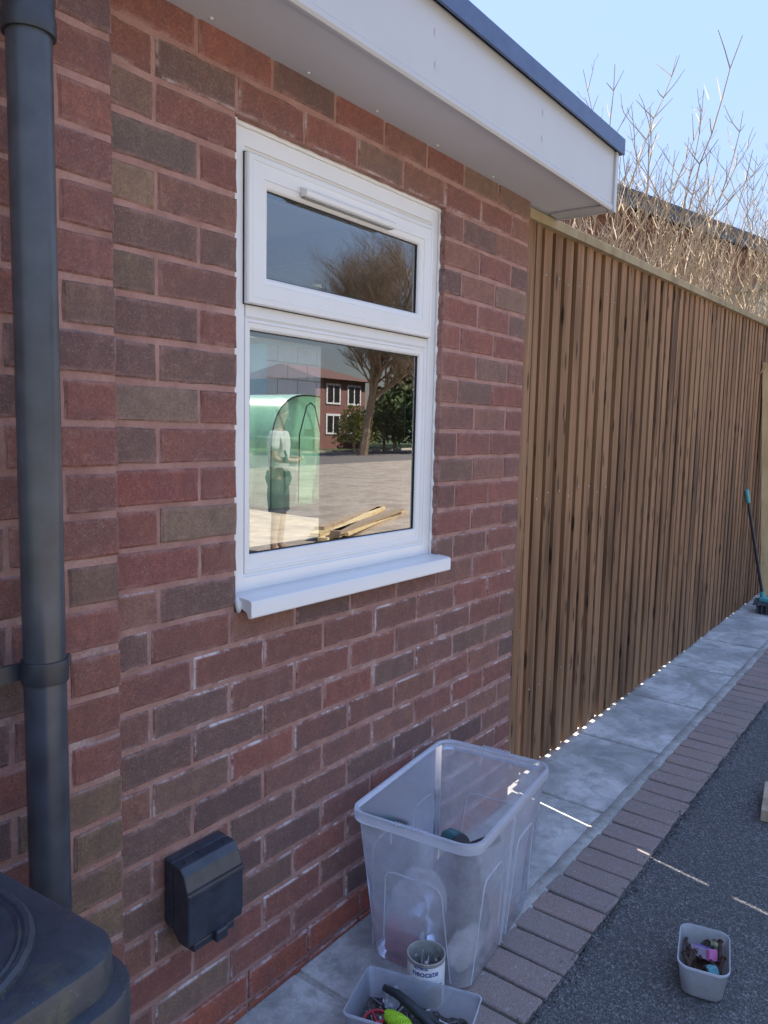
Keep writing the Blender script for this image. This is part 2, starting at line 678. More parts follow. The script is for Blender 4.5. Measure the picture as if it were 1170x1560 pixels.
# brick edging
edging = struct(MB().quad(*[(x, y, G(x, y) - .009) for x, y in ((-2.5, -.586), (12, -.586), (12, -.380), (-2.5, -.380))]).build('brick_edging', plain('edging_sand', (.13, .115, .10), .95, var=.4, scale=60)))
pav_me = []
for s in range(6):
    pb = MB().box(-.0515, .0515, -.102, .102, -.05, 0)
    for k, p in enumerate(pb.v):
        pb.v[k] = (p[0] + random.uniform(-.0025, .0025), p[1] + random.uniform(-.005, .005), p[2] + (random.uniform(-.0015, .0015) if p[2] == 0 else 0))
    me = pb.mesh('brick_paver', bevel=.0035, seg=1)
    me.materials.append(PAVER)
    pav_me.append(me)
x = -.95
while x < 7.6:
    yc = -.482 + random.uniform(-.003, .003)
    o = link('brick_paver', random.choice(pav_me), None, edging, (x, yc, G(x, yc) + random.uniform(-.001, .002)),
             (.012 + random.uniform(-.008, .008), -.011 + random.uniform(-.01, .01), random.uniform(-.012, .012)))
    x += .113

# ------------------------------------------------------------------ the brick house
CP = .08672            # course pitch
Z0 = .112              # top of the plinth course
house = thing('brick_house', 'red brick house wall with white window, white eaves and flat roof edge', 'house')
PALETTE = [((.285, .108, .092), 6), ((.260, .108, .095), 6), ((.225, .110, .100), 6), ((.170, .100, .098), 2),
           ((.225, .135, .115), 3), ((.270, .132, .110), 5), ((.245, .158, .125), .6), ((.185, .112, .104), 2.5)]
PC, PW = [p[0] for p in PALETTE], [p[1] for p in PALETTE]


def brick_mesh(w, h, d, seed, jit=.0018):
    rnd = random.Random(seed)
    J = lambda a: rnd.uniform(-a, a)
    top = [(-w / 2 + w * i / 3 + (J(.0005) if 0 < i < 3 else 0)) for i in range(4)]
    per = [(top[i], -h / 2) for i in range(4)] + [(w / 2, 0)] + [(top[i], h / 2) for i in (3, 2, 1, 0)] + [(-w / 2, 0)]
    outer = [(x + J(jit), .0035, z + J(jit)) for x, z in per]
    inner = [(x * (1 - .009 / w) + J(.0008), J(.0006), z * (1 - .008 / h) + J(.0008)) for x, z in per]
    back = [(x, d, z) for x, z in per]
    b = MB()
    b.loft([back, outer, inner], True, False)
    # front: strips
    i0 = len(back) * 2
    for q in ((0, 1, 7, 8, 9), (1, 2, 6, 7), (2, 3, 4, 5, 6)):
        b.f.append(tuple(i0 + k for k in q))
    me = b.mesh('brick')
    me.materials.append(BRICK)
    return me


STRETCH = [brick_mesh(.215, .0735, .10, s) for s in range(8)]
HEADER = [brick_mesh(.1025, .0735, .10, 50 + s) for s in range(6)]


def brick(parent, x0, x1, y, row, color=None, salt=None):
    w = x1 - x0
    me = random.choice(STRETCH if w > .155 else HEADER)
    o = bpy.data.objects.new('brick', me)
    COL.objects.link(o)
    o.parent = parent
    base = .215 if w > .155 else .1025
    o.scale = (w / base * random.choice((1, 1)), 1, 1)
    z = Z0 + (row + .5) * CP
    o.location = ((x0 + x1) / 2, y + random.uniform(-.0012, .0012), z + random.uniform(-.001, .001))
    o.rotation_euler = (random.uniform(-.004, .004), random.uniform(-.006, .006), random.uniform(-.005, .005))
    c = color or random.choices(PC, PW)[0]
    k = random.uniform(.86, 1.05)
    if salt is None:
        salt = .12 if row > 12 else (.45 if row > 9 else .85)
        salt *= random.uniform(.2, 1.2)
    o.color = (c[0] * k * 1.04, c[1] * k, c[2] * k * .88, min(1, salt))
    return o


def row_bricks(parent, joints, y, row, **kw):
    for a, c in zip(joints[:-1], joints[1:]):
        brick(parent, a + .005, c - .005, y, row, **kw)


WX0, WX1 = .244, 1.116          # window opening
WZ0, WZ1 = 1.068, 2.194
WEND = 1.690
# mortar body of the set-back wall (front face just behind the brick faces)
wall = MB()
my = .0045
wall.box(-.4, WX0 - .004, my, .25, -.3, 2.62)
wall.box(WX1 + .004, WEND - .004, my, .25, -.3, 2.62)
wall.box(WX0 - .004, WX1 + .004, my, .25, -.3, WZ0 - .012)
wall.box(WX0 - .004, WX1 + .004, my, .25, WZ1 + .004, 2.62)
wall_o = wall.build('wall', MORTAR, house)
OLIVE = (.27, .185, .135)
RED = (.22, .080, .066)
DARK = (.082, .064, .076)
PLINTH = (.42, .115, .07)
special = {(22, 0): (.15, .112, .108), (21, 0): OLIVE, (19, 0): (.19, .135, .105), (13, 1): (.25, .175, .135), (16, 0): (.235, .165, .14),
           (14, 0): (.29, .095, .085), (12, 0): (.28, .10, .09), (8, 0): (.25, .18, .14)}
for row in range(26):
    if row == 25:
        row_bricks(wall_o, [-.315, -.09, .1325, .355, .581, .79, 1.005, 1.22, 1.447, WEND + .005], 0, row)
    elif row == 24:
        row_bricks(wall_o, [-.205, .022, .245, .464, .672, .885, 1.105, 1.33, 1.555, WEND + .005], 0, row, salt=.5)
    elif row >= 11:
        lj = [-.315, -.09, .1355, WX0 + .005] if row % 2 == 0 else [-.205, .025, WX0 + .005]
        for i, (a, c) in enumerate(zip(lj[1:-1] if row % 2 == 0 else lj[:-1], lj[2:] if row % 2 == 0 else lj[1:])):
            brick(wall_o, a + .005, c - .005, 0, row, color=special.get((row, i)))
        rj = [WX1 - .005, 1.335, 1.56, WEND + .005] if row % 2 == 0 else [WX1 - .005, 1.224, 1.45, WEND + .005]
        row_bricks(wall_o, rj, 0, row)
    else:
        off = 0 if row % 2 == 0 else -.1125
        j = [off + .225 * i for i in range(0, 9)]
        j = [q for q in j if q < WEND - .03] + [WEND + .005]
        if row % 2 == 0:
            j = [-.2] + j
        row_bricks(wall_o, j, 0, row)
for i in range(-1, 8):          # red plinth course
    a = .06 + .225 * i
    if a < WEND:
        brick(wall_o, a + .004, min(a + .221, WEND), -.004, -1, color=PLINTH, salt=.5)
        brick(wall_o, a + .004, min(a + .221, WEND), -.004, -2, color=PLINTH, salt=.5)

# projecting wall to the left
PY = -.065
PX = -.117
pier = MB().box(-1.6, PX - .003, PY + .005, .0, -.3, 2.62).build('projecting_wall', MORTAR, house)
for row in range(-2, 26):
    if row % 2 == 0:
        j = [PX + .005, PX - .112, PX - .337, PX - .562, PX - .787, PX - 1.012, PX - 1.237]
    else:
        j = [PX + .005, PX - .220, PX - .445, PX - .670, PX - .895, PX - 1.12, PX - 1.345]
    for k, (a, c) in enumerate(zip(j[1:], j[:-1])):
        col = random.choice([(.265, .105, .092), (.235, .102, .095), (.18, .098, .098), (.285, .115, .095), (.205, .125, .108)])
        if row in (4, 5, 6, 7) and k == 0:
            col = (.215, .14, .10)
        brick(pier, a + .006, c - .006, PY, row, color=col, salt=.25 * random.random())

# flat roof: soffit, fascia, trim
roof = part_empty('roof', house)
RX0, RX1 = -3.0, 1.935
SZ = 2.352
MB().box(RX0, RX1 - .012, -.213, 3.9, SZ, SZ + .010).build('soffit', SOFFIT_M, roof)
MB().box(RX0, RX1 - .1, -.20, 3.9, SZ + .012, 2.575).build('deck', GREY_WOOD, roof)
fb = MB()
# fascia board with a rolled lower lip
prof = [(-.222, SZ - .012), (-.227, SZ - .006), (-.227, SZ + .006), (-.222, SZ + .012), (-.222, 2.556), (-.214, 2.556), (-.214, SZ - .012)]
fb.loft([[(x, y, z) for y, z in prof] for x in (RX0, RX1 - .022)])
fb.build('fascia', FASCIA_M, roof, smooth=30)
# return along the gable end and corner cap
eb = MB()
prof2 = [(RX1, SZ - .014), (RX1 + .004, SZ), (RX1, SZ + .012), (RX1, 2.556), (RX1 - .009, 2.556), (RX1 - .009, SZ - .014)]
eb.loft([[(x, y, z) for x, z in prof2] for y in (-.205, 3.9)])
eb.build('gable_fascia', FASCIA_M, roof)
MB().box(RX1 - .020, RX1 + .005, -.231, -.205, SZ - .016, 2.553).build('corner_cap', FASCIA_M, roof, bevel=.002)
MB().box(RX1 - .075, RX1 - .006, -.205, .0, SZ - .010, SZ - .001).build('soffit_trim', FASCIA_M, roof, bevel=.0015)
tb = MB()
prof3 = [(-.246, 2.548), (-.246, 2.604), (-.238, 2.612), (-.20, 2.615), (-.16, 2.598), (-.16, 2.590), (-.20, 2.6), (-.234, 2.6), (-.238, 2.548)]
tb.loft([[(x, y, z) for y, z in prof3] for x in (RX0, RX1 + .022)])
tb.build('roof_edge_trim', TRIM_M, roof, smooth=40)
MB().box(RX1 + .008, RX1 + .021, -.236, 3.9, 2.548, 2.602).build('roof_edge_trim', TRIM_M, roof)
MB().box(RX0, RX1 + .007, -.2, 3.95, 2.576, 2.590).build('roof_felt', TRIM_M, roof)
for x, z in ((.694, 2.486), (.699, 2.410), (1.306, 2.494), (1.309, 2.417), (.09, 2.48), (.09, 2.41)):
    MB().add([(x - .004, -.2223, z - .011), (x + .005, -.2223, z - .012), (x + .004, -.2245, z), (x + .001, -.2223, z + .012), (x - .004, -.2235, z + .004)],
             [(0, 1, 2), (0, 2, 4), (4, 2, 3)]).build('nail_mark', FASCIA_M, roof)
for x in (.15, .45, .72, 1.02, 1.36):
    MB().lathe([(.0035, SZ - .003), (.004, SZ - .001), (.004, SZ + .001)], x, -.022, 8).build('pin_head', UPVC, roof)

# rest of the house behind: room with a glazed garden door in the gable end
PLASTER = plain('room_plaster', (.30, .285, .26), .9, var=.05, scale=2)
room = part_empty('room', house)
MB().box(-2.2, 1.60, .26, 3.8, .05, .10).build('room_floor', plain('room_floor', (.10, .075, .055), .6), room)
MB().box(-2.2, 1.60, 3.6, 3.75, .1, 2.35).build('room_wall', PLASTER, room)
MB().box(-2.35, -2.2, .26, 3.75, .1, 2.35).build('room_wall', PLASTER, room)
MB().box(-2.2, 1.60, .26, 3.6, 2.30, 2.349).build('room_ceiling', PLASTER, room)
ge = MB()
ge.box(1.45, 1.685, .252, .80, -.2, 2.6)
ge.box(1.45, 1.685, 2.75, 3.9, -.2, 2.6)
ge.box(1.45, 1.685, .80, 2.75, 2.19, 2.6)
ge.build('gable_wall', MORTAR, house)
door = part_empty('garden_door', house)
CREAM = plain('cream_door_frame', (.66, .60, .50), .45, var=.03)
MB().box(1.50, 1.56, .80, .862, .1, 2.19).build('door_frame', CREAM, door)
MB().box(1.50, 1.56, 2.69, 2.75, .1, 2.19).build('door_frame', CREAM, door)
MB().box(1.50, 1.56, .862, 2.69, 2.105, 2.19).build('door_frame', CREAM, door)

# ------------------------------------------------------------------ window
win = part_empty('window', house)
FX0, FX1, FZ0, FZ1 = .247, 1.119, 1.086, 2.192
fr = MB()
fr.ring(FX0, FX1, FZ0, FZ1, [(0, .095), (0, .031), (.002, .0295), (.044, .0295), (.046, .033), (.052, .036), (.052, .095)])
fr.build('frame', UPVC, win)
# transom between the two lights
TZ0, TZ1 = 1.757, 1.800
tr = MB()
tr.loft([[(x, y, z) for y, z in ((.095, TZ0), (.036, TZ0), (.0315, TZ0 + .006), (.0315, TZ1 - .004), (.036, TZ1), (.095, TZ1))] for x in (FX0 + .0525, FX1 - .0525)])
tr.build('transom', UPVC, win)
# fixed lower light: stepped bead, gasket and pane
LX0, LX1, LZ0, LZ1 = FX0 + .0528, FX1 - .0528, FZ0 + .0528, TZ0 - .0005
bd = MB()
bd.ring(LX0, LX1, LZ0, LZ1, [(0, .09), (0, .0335), (.006, .0325), (.0075, .0350), (.016, .0360), (.022, .0410), (.0235, .0455), (.0235, .09)])
bd.build('glazing_bead', UPVC, win, smooth=50)
# deeper bottom rail
MB().box(LX0 + .02, LX1 - .02, .0385, .09, LZ0 + .012, LZ0 + .045).build('bottom_rail', UPVC, win, bevel=.004)
gk = MB()
gk.ring(LX0 + .0225, LX1 - .0225, LZ0 + .0445, LZ1 - .0225, [(0, .085), (0, .0465), (.003, .0465), (.003, .085)])
gk.build('gasket', GASKET, win)


def sealed_unit(x0, x1, z0, z1, y):
    MB().quad((x0, y, z0), (x1, y, z0), (x1, y, z1), (x0, y, z1)).build('pane', PANE, win)
    s = MB()
    s.ring(x0, x1, z0, z1, [(.001, y + .004), (.011, y + .004), (.011, y + .022), (.001, y + .022)])
    s.build('spacer_bar', GASKET, win)


sealed_unit(LX0 + .024, LX1 - .024, LZ0 + .046, LZ1 - .024, .050)
# opening top light
SX0, SX1, SZ0_, SZ1_ = .289, 1.067, 1.790, 2.132
sa = MB()
sa.ring(SX0, SX1, SZ0_, SZ1_, [(0, .0285), (0, .016), (.003, .0125), (.010, .0115), (.015, .0095), (.017, .0115), (.050, .0115), (.052, .014),
                             (.060, .0155), (.067, .021), (.0685, .026), (.0685, .085), (.008, .085)])
sa.build('top_light_sash', UPVC, win, smooth=40)
sg = MB()
sg.ring(SX0 - .002, SX1 + .002, SZ0_ - .002, SZ1_ + .002, [(0, .0292), (.006, .0292), (.006, .026), (0, .026)])
sg.build('sash_gasket', GASKET, win)
gk = MB()
gk.ring(SX0 + .0675, SX1 - .0675, SZ0_ + .0675, SZ1_ - .0675, [(0, .08), (0, .0275), (.003, .0275), (.003, .08)])
gk.build('gasket', GASKET, win)
sealed_unit(SX0 + .069, SX1 - .069, SZ0_ + .069, SZ1_ - .069, .031)
# trickle vent
tv = MB()
tv.loft([[(x, y, z) for y, z in ((.0115, 2.074), (-.004, 2.070), (-.010, 2.073), (-.012, 2.083), (-.009, 2.088), (.0115, 2.096))] for x in (.462, .838)])
tv.build('trickle_vent', UPVC, win, bevel=.0012, seg=1)
MB().box(.47, .83, -.006, .0112, 2.0685, 2.0718).build('vent_slot', plain('vent_shadow_grey', (.35, .35, .34), .6), win)
# sill
sl = MB()
sp = [(.060, 1.0835), (.028, 1.0975), (-.038, 1.0905), (-.044, 1.088), (-.046, 1.083), (-.046, 1.050), (-.043, 1.047), (-.036, 1.047), (-.034, 1.050),
      (-.030, 1.060), (-.014, 1.067), (.060, 1.069)]
sl.loft([[(x, y, z) for y, z in sp] for x in (.2485, 1.1315)])
sl.build('sill', UPVC, win, smooth=35)
MB().box(1.1165, 1.133, -.044, -.0035, 1.052, 1.0885).build('sill_end_cap', UPVC, win, bevel=.002)
# hand-run sealant beads
def bead(pts_fn, n, r0, name='sealant_bead'):
    rnd = random.Random(n)
    pts, rad = [], []
    for i in range(n + 1):
        p = pts_fn(i / n)
        pts.append((p[0] + rnd.uniform(-.0006, .0006), p[1] + rnd.uniform(-.0006, .0006), p[2] + rnd.uniform(-.0006, .0006)))
        c = abs(((p[2] - Z0) / CP) % 1)
        rad.append(r0 * (1 + (.55 if c < .13 or c > .87 else 0) + rnd.uniform(-.12, .2)))
    MB().tube(pts, rad, 6).build(name, SEALANT, win, smooth=60)


bead(lambda t: (.2455, .012, 1.09 + 1.10 * t), 110, .0042)
bead(lambda t: (1.1170, .026, 1.092 + 1.10 * t), 100, .0046)
bead(lambda t: (.247 + .868 * t, .027, 2.1925), 40, .004)
MB().tube([(.2485, .005, 1.092), (.245, -.004, 1.08), (.2455, -.006, 1.066), (.2475, -.002, 1.058)], [.006, .0085, .008, .004], 7).build('sealant_blob', SEALANT, win, smooth=60)

# ------------------------------------------------------------------ downpipe
dp = thing('downpipe', 'grey black round plastic rainwater downpipe fixed to the brick wall', 'downpipe', (-.322, -.150, 0))
MB().lathe([(.034, .02), (.034, 2.16)], n=40).build('pipe', PIPE_M, dp, smooth=40)
MB().lathe([(.0345, 2.095), (.0395, 2.095), (.0405, 2.10), (.0405, 2.118), (.0385, 2.128), (.0385, 2.335), (.036, 2.335)], n=40).build('socket', PIPE_DARK, dp, smooth=30)
br = part_empty('bracket', dp)
MB().lathe([(.0343, 1.066), (.0375, 1.066), (.038, 1.07), (.038, 1.100), (.0375, 1.104), (.0343, 1.104)], n=40, cap0=False, cap1=False).build('clip_band', PIPE_DARK, br, smooth=30)
MB().box(-.070, -.030, .020, .030, 1.070, 1.098).box(-.082, -.062, .022, .086, 1.066, 1.102).build('clip_arm', PIPE_DARK, br)
MB().box(.030, .062, .02, .029, 1.074, 1.095).build('clip_lug', PIPE_DARK, br, bevel=.003)
MB().box(-.12, -.05, .0785, .0845, 1.06, 1.108).build('back_plate', PIPE_DARK, br, bevel=.003)

# ------------------------------------------------------------------ weatherproof socket box
sk = thing('outdoor_socket', 'dark grey weatherproof socket box with hinged cover low on brick wall', 'socket')
sb = MB()
side = [(.0, .378), (-.030, .372), (-.030, .532), (0, .534)]
sb.loft([[(x, y, z) for y, z in side] for x in (.028, .188)])
sb.build('back_box', SOCKET_M, sk, bevel=.005)
cv = MB()
side = [(-.0305, .372), (-.050, .350), (-.082, .350), (-.086, .372), (-.086, .470), (-.071, .512), (-.058, .528), (-.0305, .531)]
cv.loft([[(x, y, z) for y, z in side] for x in (.0275, .1885)])
cv.build('hinged_cover', SOCKET_M, sk, bevel=.004)
cvb = MB()
cvb.box(.0285, .1875, -.0885, -.084, .466, .4705)
cvb.box(.0285, .1875, -.0880, -.084, .4765, .480)
cvb.build('cover_rib', SOCKET_M, sk, bevel=.001)
MB().box(.045, .165, -.082, -.050, .332, .351).build('cover_skirt', SOCKET_M, sk, bevel=.003)
MB().box(.100, .134, -.096, -.080, .330, .358).build('catch', SOCKET_M, sk, bevel=.004)
for x in (.052, .165):
    MB().lathe([(.005, .529), (.005, .5325), (.003, .5328)], x, -.045, 12).build('screw_cap', PIPE_DARK, sk)
MB().lathe([(.011, .528), (.011, .5318), (.009, .5322)], .105, -.036, 20).build('knockout', SOCKET_M, sk)

# ------------------------------------------------------------------ wheelie bin
bn = thing('wheelie_bin', 'black plastic wheelie bin with stepped lid beside the downpipe', 'bin')
BX, BY, BW, BD = -.842, -.435, .560, .620      # lid top outline
def BR(w, d, r, z, oy=0):
    return rrect(w, d, r, 8, BX, BY + oy, z)
MB().loft([BR(BW - .16, BD - .17, .05, .04), BR(BW - .04, BD - .05, .05, .86), BR(BW - .02, BD - .02, .05, .905)]).build('body', BIN_M, bn, smooth=40)
lid = MB()
lid.loft([BR(BW + .024, BD + .026, .050, .912), BR(BW + .032, BD + .034, .055, .916), BR(BW + .032, BD + .034, .055, .957), BR(BW + .029, BD + .031, .054, .960),
          BR(BW + .006, BD + .006, .048, .963), BR(BW + .004, BD + .004, .046, .994), BR(BW + .001, BD + .001, .045, .998), BR(BW - .016, BD - .016, .040, 1.001),
          BR(BW - .052, BD - .040, .13, 1.002), BR(BW - .054, BD - .042, .13, 1.009), BR(BW - .060, BD - .048, .13, 1.012), BR(BW - .070, BD - .056, .125, 1.012), BR(BW - .074, BD - .060, .125, 1.0095),
          BR(BW - .078, BD - .064, .125, 1.0115), BR(BW - .086, BD - .072, .12, 1.0085), BR(BW - .120, BD - .104, .12, 1.0085), BR(BW - .122, BD - .106, .12, 1.024), BR(BW - .130, BD - .114, .118, 1.028), BR(BW - .3, BD - .3, .05, 1.032)], False, True)
lid_o = lid.build('lid', BIN_M, bn, smooth=35)
MB().tube([(BX - .16, BY - .262, 1.02), (BX - .14, BY - .31, 1.03), (BX - .02, BY - .315, 1.03), (BX + .0, BY - .262, 1.02)], .011, 10).build('lid_handle', plain('worn_handle_grey', (.22, .25, .32), .4), lid_o, smooth=50)
for s in (-1, 1):
    MB().tube([(BX + s * .25 - .03, -.19, .1), (BX + s * .27 + .03, -.17, .1)], .10, 20).build('wheel', PIPE_DARK, bn, smooth=40)

piv = Vector((-.562, -.745, 0))
bn.rotation_euler = (0, 0, R(4.5))
bn.location = piv - Matrix.Rotation(R(4.5), 3, 'Z') @ piv + Vector((-.008, .004, -.008))

# ------------------------------------------------------------------ slatted fence
fence = thing('slatted_fence', 'tall brown timber fence of close vertical battens beyond the brick wall', 'fence')
def ftop(x):
    return 2.303 + .026 * (x - 1.72)
def fbot(x):
    return .048 + .0065 * (x - 2.0)
FY = .040
bat_me = []
for s in range(6):
    rnd = random.Random(s)
    bb = MB().box(-.036, .036, 0, .054, 0, 1)
    me = bb.mesh('batten')
    me.materials.append(FENCE)
    bat_me.append(me)
back_me = MB().box(-.036, .036, 0, .054, 0, 1).mesh('backing_board')
back_me.materials.append(FENCE_BACK)
x = 1.903
while x < 8.4:
    xc = x + .0325
    o = link('batten', random.choice(bat_me), None, fence, (xc + random.uniform(-.003, .003), FY + random.uniform(-.003, .003), fbot(xc) + random.uniform(-.004, .004)),
             (0, random.uniform(-.0015, .0015), random.uniform(-.02, .02)))
    o.scale = (random.uniform(.93, 1.05), 1, ftop(xc) - fbot(xc) + .004)
    x += .1065
MB().box(0, .103, 0, .027, 0, 1).build('edge_board', FENCE, fence, loc=(1.694, .028, .046)).scale = (1, 1, ftop(1.75) - .046)
MB().box(0, .043, 0, .026, 0, 1).build('edge_board', FENCE, fence, loc=(1.8105, .029, .046)).scale = (1, 1, ftop(1.83) - .046)
for z0, z1 in ((.50, .70), (1.03, 1.10), (1.36, 1.46)):  # blocks added in the slit to interrupt the sun streak on the ground
    MB().box(1.7965, 1.811, .030, .054, z0, z1).build('slit_light_stop', FENCE, fence)
x = 1.828
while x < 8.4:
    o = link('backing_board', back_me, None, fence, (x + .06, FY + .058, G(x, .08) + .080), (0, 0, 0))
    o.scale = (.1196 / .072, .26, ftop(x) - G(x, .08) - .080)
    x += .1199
for z in (.35, 1.2, 2.05):
    MB().box(1.84, 8.4, .114, .150, z, z + .07).build('rail', FENCE, fence)
x = 3.6
while x < 8.5:
    MB().box(x, x + .09, .151, .241, -.2, 2.2).build('post', FENCE, fence)
    x += 1.8
cp = MB()
cp.loft([[(x, y, ftop(x) + z) for y, z in ((.012, .0), (.012, .036), (.016, .040), (.130, .040), (.134, .036), (.134, .0))] for x in (1.70, 4.2)])
cp.build('cap_rail', FENCE_CAP, fence)
cp = MB()
cp.loft([[(x, y, ftop(x) + z) for y, z in ((.013, .0), (.013, .036), (.017, .040), (.130, .040), (.134, .036), (.134, .0))] for x in (4.203, 8.4)])
cp.build('cap_rail', FENCE_CAP, fence)
for x, z in [(1.935 + .1065 * i + random.uniform(-.012, .012), z + random.uniform(-.02, .02)) for i in range(9) for z in (2.14, 1.24, .42)]:
    MB().lathe([(.004, 0), (.003, .002)], 0, 0, 8).build('screw_head', SCREW_M, fence, loc=(x, FY - .0005, z), rot=(R(90), 0, 0))

# ------------------------------------------------------------------ big storage box
BH = .455
bxz = G(.888, -.24)
bx = thing('storage_box', 'large open frosted plastic storage box with tools inside, against the brick wall', 'storage box', (.888, -.245, bxz), R(6.5))
def RB(w, d, r, z):
    return rrect(w, d, r, 7, 0, 0, z)
def bdim(z):
    t = z / BH
    return .462 + .118 * t, .302 + .066 * t
sh = MB()
rings = []
for z in (.004, .012, .12, .24, .36, BH - .012):
    w, d = bdim(z)
    k = -.010 if z < .005 else 0
    rings.append(RB(w + k, d + k, .045, z))
sh.loft(rings, True, False)
sh.build('shell', BOX_PL, bx, smooth=40)
w, d = bdim(BH - .012)
rm = MB()
rm.loft([RB(w - .001, d - .001, .045, BH - .030), RB(w + .022, d + .022, .054, BH - .027), RB(w + .025, d + .025, .055, BH - .008), RB(w + .020, d + .020, .053, BH), RB(w + .004, d + .004, .047, BH + .001),
         RB(w - .001, d - .001, .045, BH - .006)], False, False)
rim = rm.build('rim', RIM_PL, bx, smooth=45)
for sx in (-1, 1):
    for yy in (-.052, .052):
        MB().box(sx * (w / 2 + .012) - .0012, sx * (w / 2 + .012) + .0012, yy - .002, yy + .002, BH - .055, BH - .026).build('rim_web', RIM_PL, rim)
    for i in range(-5, 6):
        MB().box(sx * (w / 2 + .009) - .009, sx * (w / 2 + .009) + .009, i * .009 - .0018, i * .009 + .0018, BH + .0005, BH + .0028).build('grip_rib', RIM_PL, rim)
# moulded ridge lines on the four faces
def ridge(face, s0, s1, ztop, sl=.02, off=.0012):
    pts = []
    prof = [(s0 - sl, .02), (s0, ztop - .02), (s0 + .012, ztop - .004), (s0 + .03, ztop), (s1 - .03, ztop), (s1 - .012, ztop - .004), (s1, ztop - .02), (s1 + sl, .02)]
    dense = []
    for (a, za), (c, zc) in zip(prof[:-1], prof[1:]):
        for k in range(4):
            dense.append((a + (c - a) * k / 4, za + (zc - za) * k / 4))
    for s, z in dense:
        w, d = bdim(z)
        if face == 'F':
            pts.append((-w / 2 - off, s, z))
        elif face == 'B':
            pts.append((w / 2 + off, s, z))
        elif face == 'R':
            pts.append((s, -d / 2 - off, z))
        else:
            pts.append((s, d / 2 + off, z))
    MB().tube(pts, .0019, 5).build('moulded_ridge', RIDGE_PL, bx, smooth=60)
ridge('F', -.085, .085, .30)
ridge('B', -.085, .085, .30)
ridge('R', -.19, -.055, .31)
ridge('R', .055, .19, .31)
ridge('L', -.19, -.055, .31)
ridge('L', .055, .19, .31)
for s in (-.006, .006):
    w0, d0 = bdim(.01)
    w1, d1 = bdim(BH - .03)
    MB().tube([(s, -d0 / 2 - .001, .01), (s, -d1 / 2 - .001, BH - .03)], .0016, 5).build('moulded_ridge', RIDGE_PL, bx)

def local(o, x, y, z):
    return o.matrix_world @ Vector((x, y, z))
bpy.context.view_layer.update()
def inbox(x, y, z):
    return tuple(Matrix.Translation(bx.location) @ Matrix.Rotation(R(6.5), 4, 'Z') @ Vector((x, y, z)))

def crumple(name, label, cat, c, size, mat, seed, rz=0, flat=1.0):
    rnd = random.Random(seed)
    bm = bmesh.new()
    bmesh.ops.create_icosphere(bm, subdivisions=3, radius=1)
    from mathutils import noise as mn
    for v in bm.verts:
        p = v.co.copy()
        k = 1 + .28 * mn.noise(p * 1.7 + Vector((seed, 0, 0))) + .16 * mn.noise(p * 4.5 + Vector((0, seed, 0)))
        q = p * k
        v.co = Vector((q.x * size[0], q.y * size[1], max(q.z, -.8) * size[2]))
    me = bpy.data.meshes.new(name)
    bm.to_mesh(me)
    bm.free()
    o = link(name, me, mat, None, c, (0, 0, rz))
    return tag(o, label, cat)

DARKBAG = plain('dark_nylon', (.022, .025, .030), .5, var=.4, scale=60, bump=.2)
crumple('tool_bag', 'dark nylon tool bag lying in the bottom of the large storage box', 'bag', inbox(-.02, -.03, .085), (.125, .085, .075), DARKBAG, 3, .3)
crumple('plastic_bag', 'crumpled pale plastic bag inside the large storage box', 'bag', inbox(-.155, .035, .16), (.050, .075, .11), frosted('pale_bag', (.85, .88, .95), .35, .2, .3), 9, .4)
crumple('blue_cloth', 'crumpled grey blue cloth inside the large storage box', 'cloth', inbox(.12, .045, .09), (.085, .07, .085), plain('grey_blue_cloth', (.10, .12, .18), .9, var=.3), 5, .2)
rc = thing('red_case', 'red plastic case in the bottom of the large storage box', 'case', inbox(-.155, .075, .008), R(12))
MB().box(-.045, .045, -.05, .05, 0, .075).build('case_body', plain('red_plastic', (.55, .04, .07), .4), rc, bevel=.008)
MB().box(-.012, .012, -.056, -.049, .03, .045).build('case_latch', PIPE_DARK, rc, bevel=.002)
crumple('sand_bag', 'pale paper bag of filler in the corner of the large storage box', 'bag', inbox(-.12, -.095, .050), (.085, .04, .05), plain('filler_paper', (.62, .61, .58), .9, var=.2), 21, .1)
# cordless drill standing among the bags
dr = thing('cordless_drill', 'black and teal cordless drill poking up inside the large storage box', 'drill', inbox(.088, .049, .205), R(-125))
TEAL = plain('teal_plastic', (.02, .13, .14), .4, var=.1)
drill_m = PIPE_DARK
d1 = MB().tube([(-.02, 0, .02), (.03, 0, .034), (.06, 0, .042)], [.028, .031, .030], 18)
d1.build('motor_housing', TEAL, dr, smooth=50)
MB().tube([(-.065, 0, .006), (-.045, 0, .012), (-.02, 0, .02)], [.012, .020, .026], 16).build('chuck', drill_m, dr, smooth=50)
MB().tube([(.06, 0, .042), (.068, 0, .045), (.071, 0, .046)], [.030, .028, .018], 18).build('end_cap', drill_m, dr, smooth=50)
MB().tube([(.035, 0, .02), (.05, 0, -.05), (.06, 0, -.10)], [.022, .019, .024], 12).build('grip', drill_m, dr, smooth=50)
MB().box(.02, .11, -.034, .034, -.145, -.098).build('battery', drill_m, dr, bevel=.006)
sw = thing('hand_saw', 'black handled tool lying across the top of the drill in the box', 'tool', inbox(.115, -.035, .225), R(-20))
MB().loft([[(x, y * k, z * k) for y, z in ((-.022, 0), (-.012, .012), (.012, .012), (.022, 0), (.012, -.010), (-.012, -.010))] for x, k in ((-.06, .6), (-.045, 1), (.03, 1.1), (.07, .7))]).build('tool_handle', DARKBAG, sw, smooth=50)

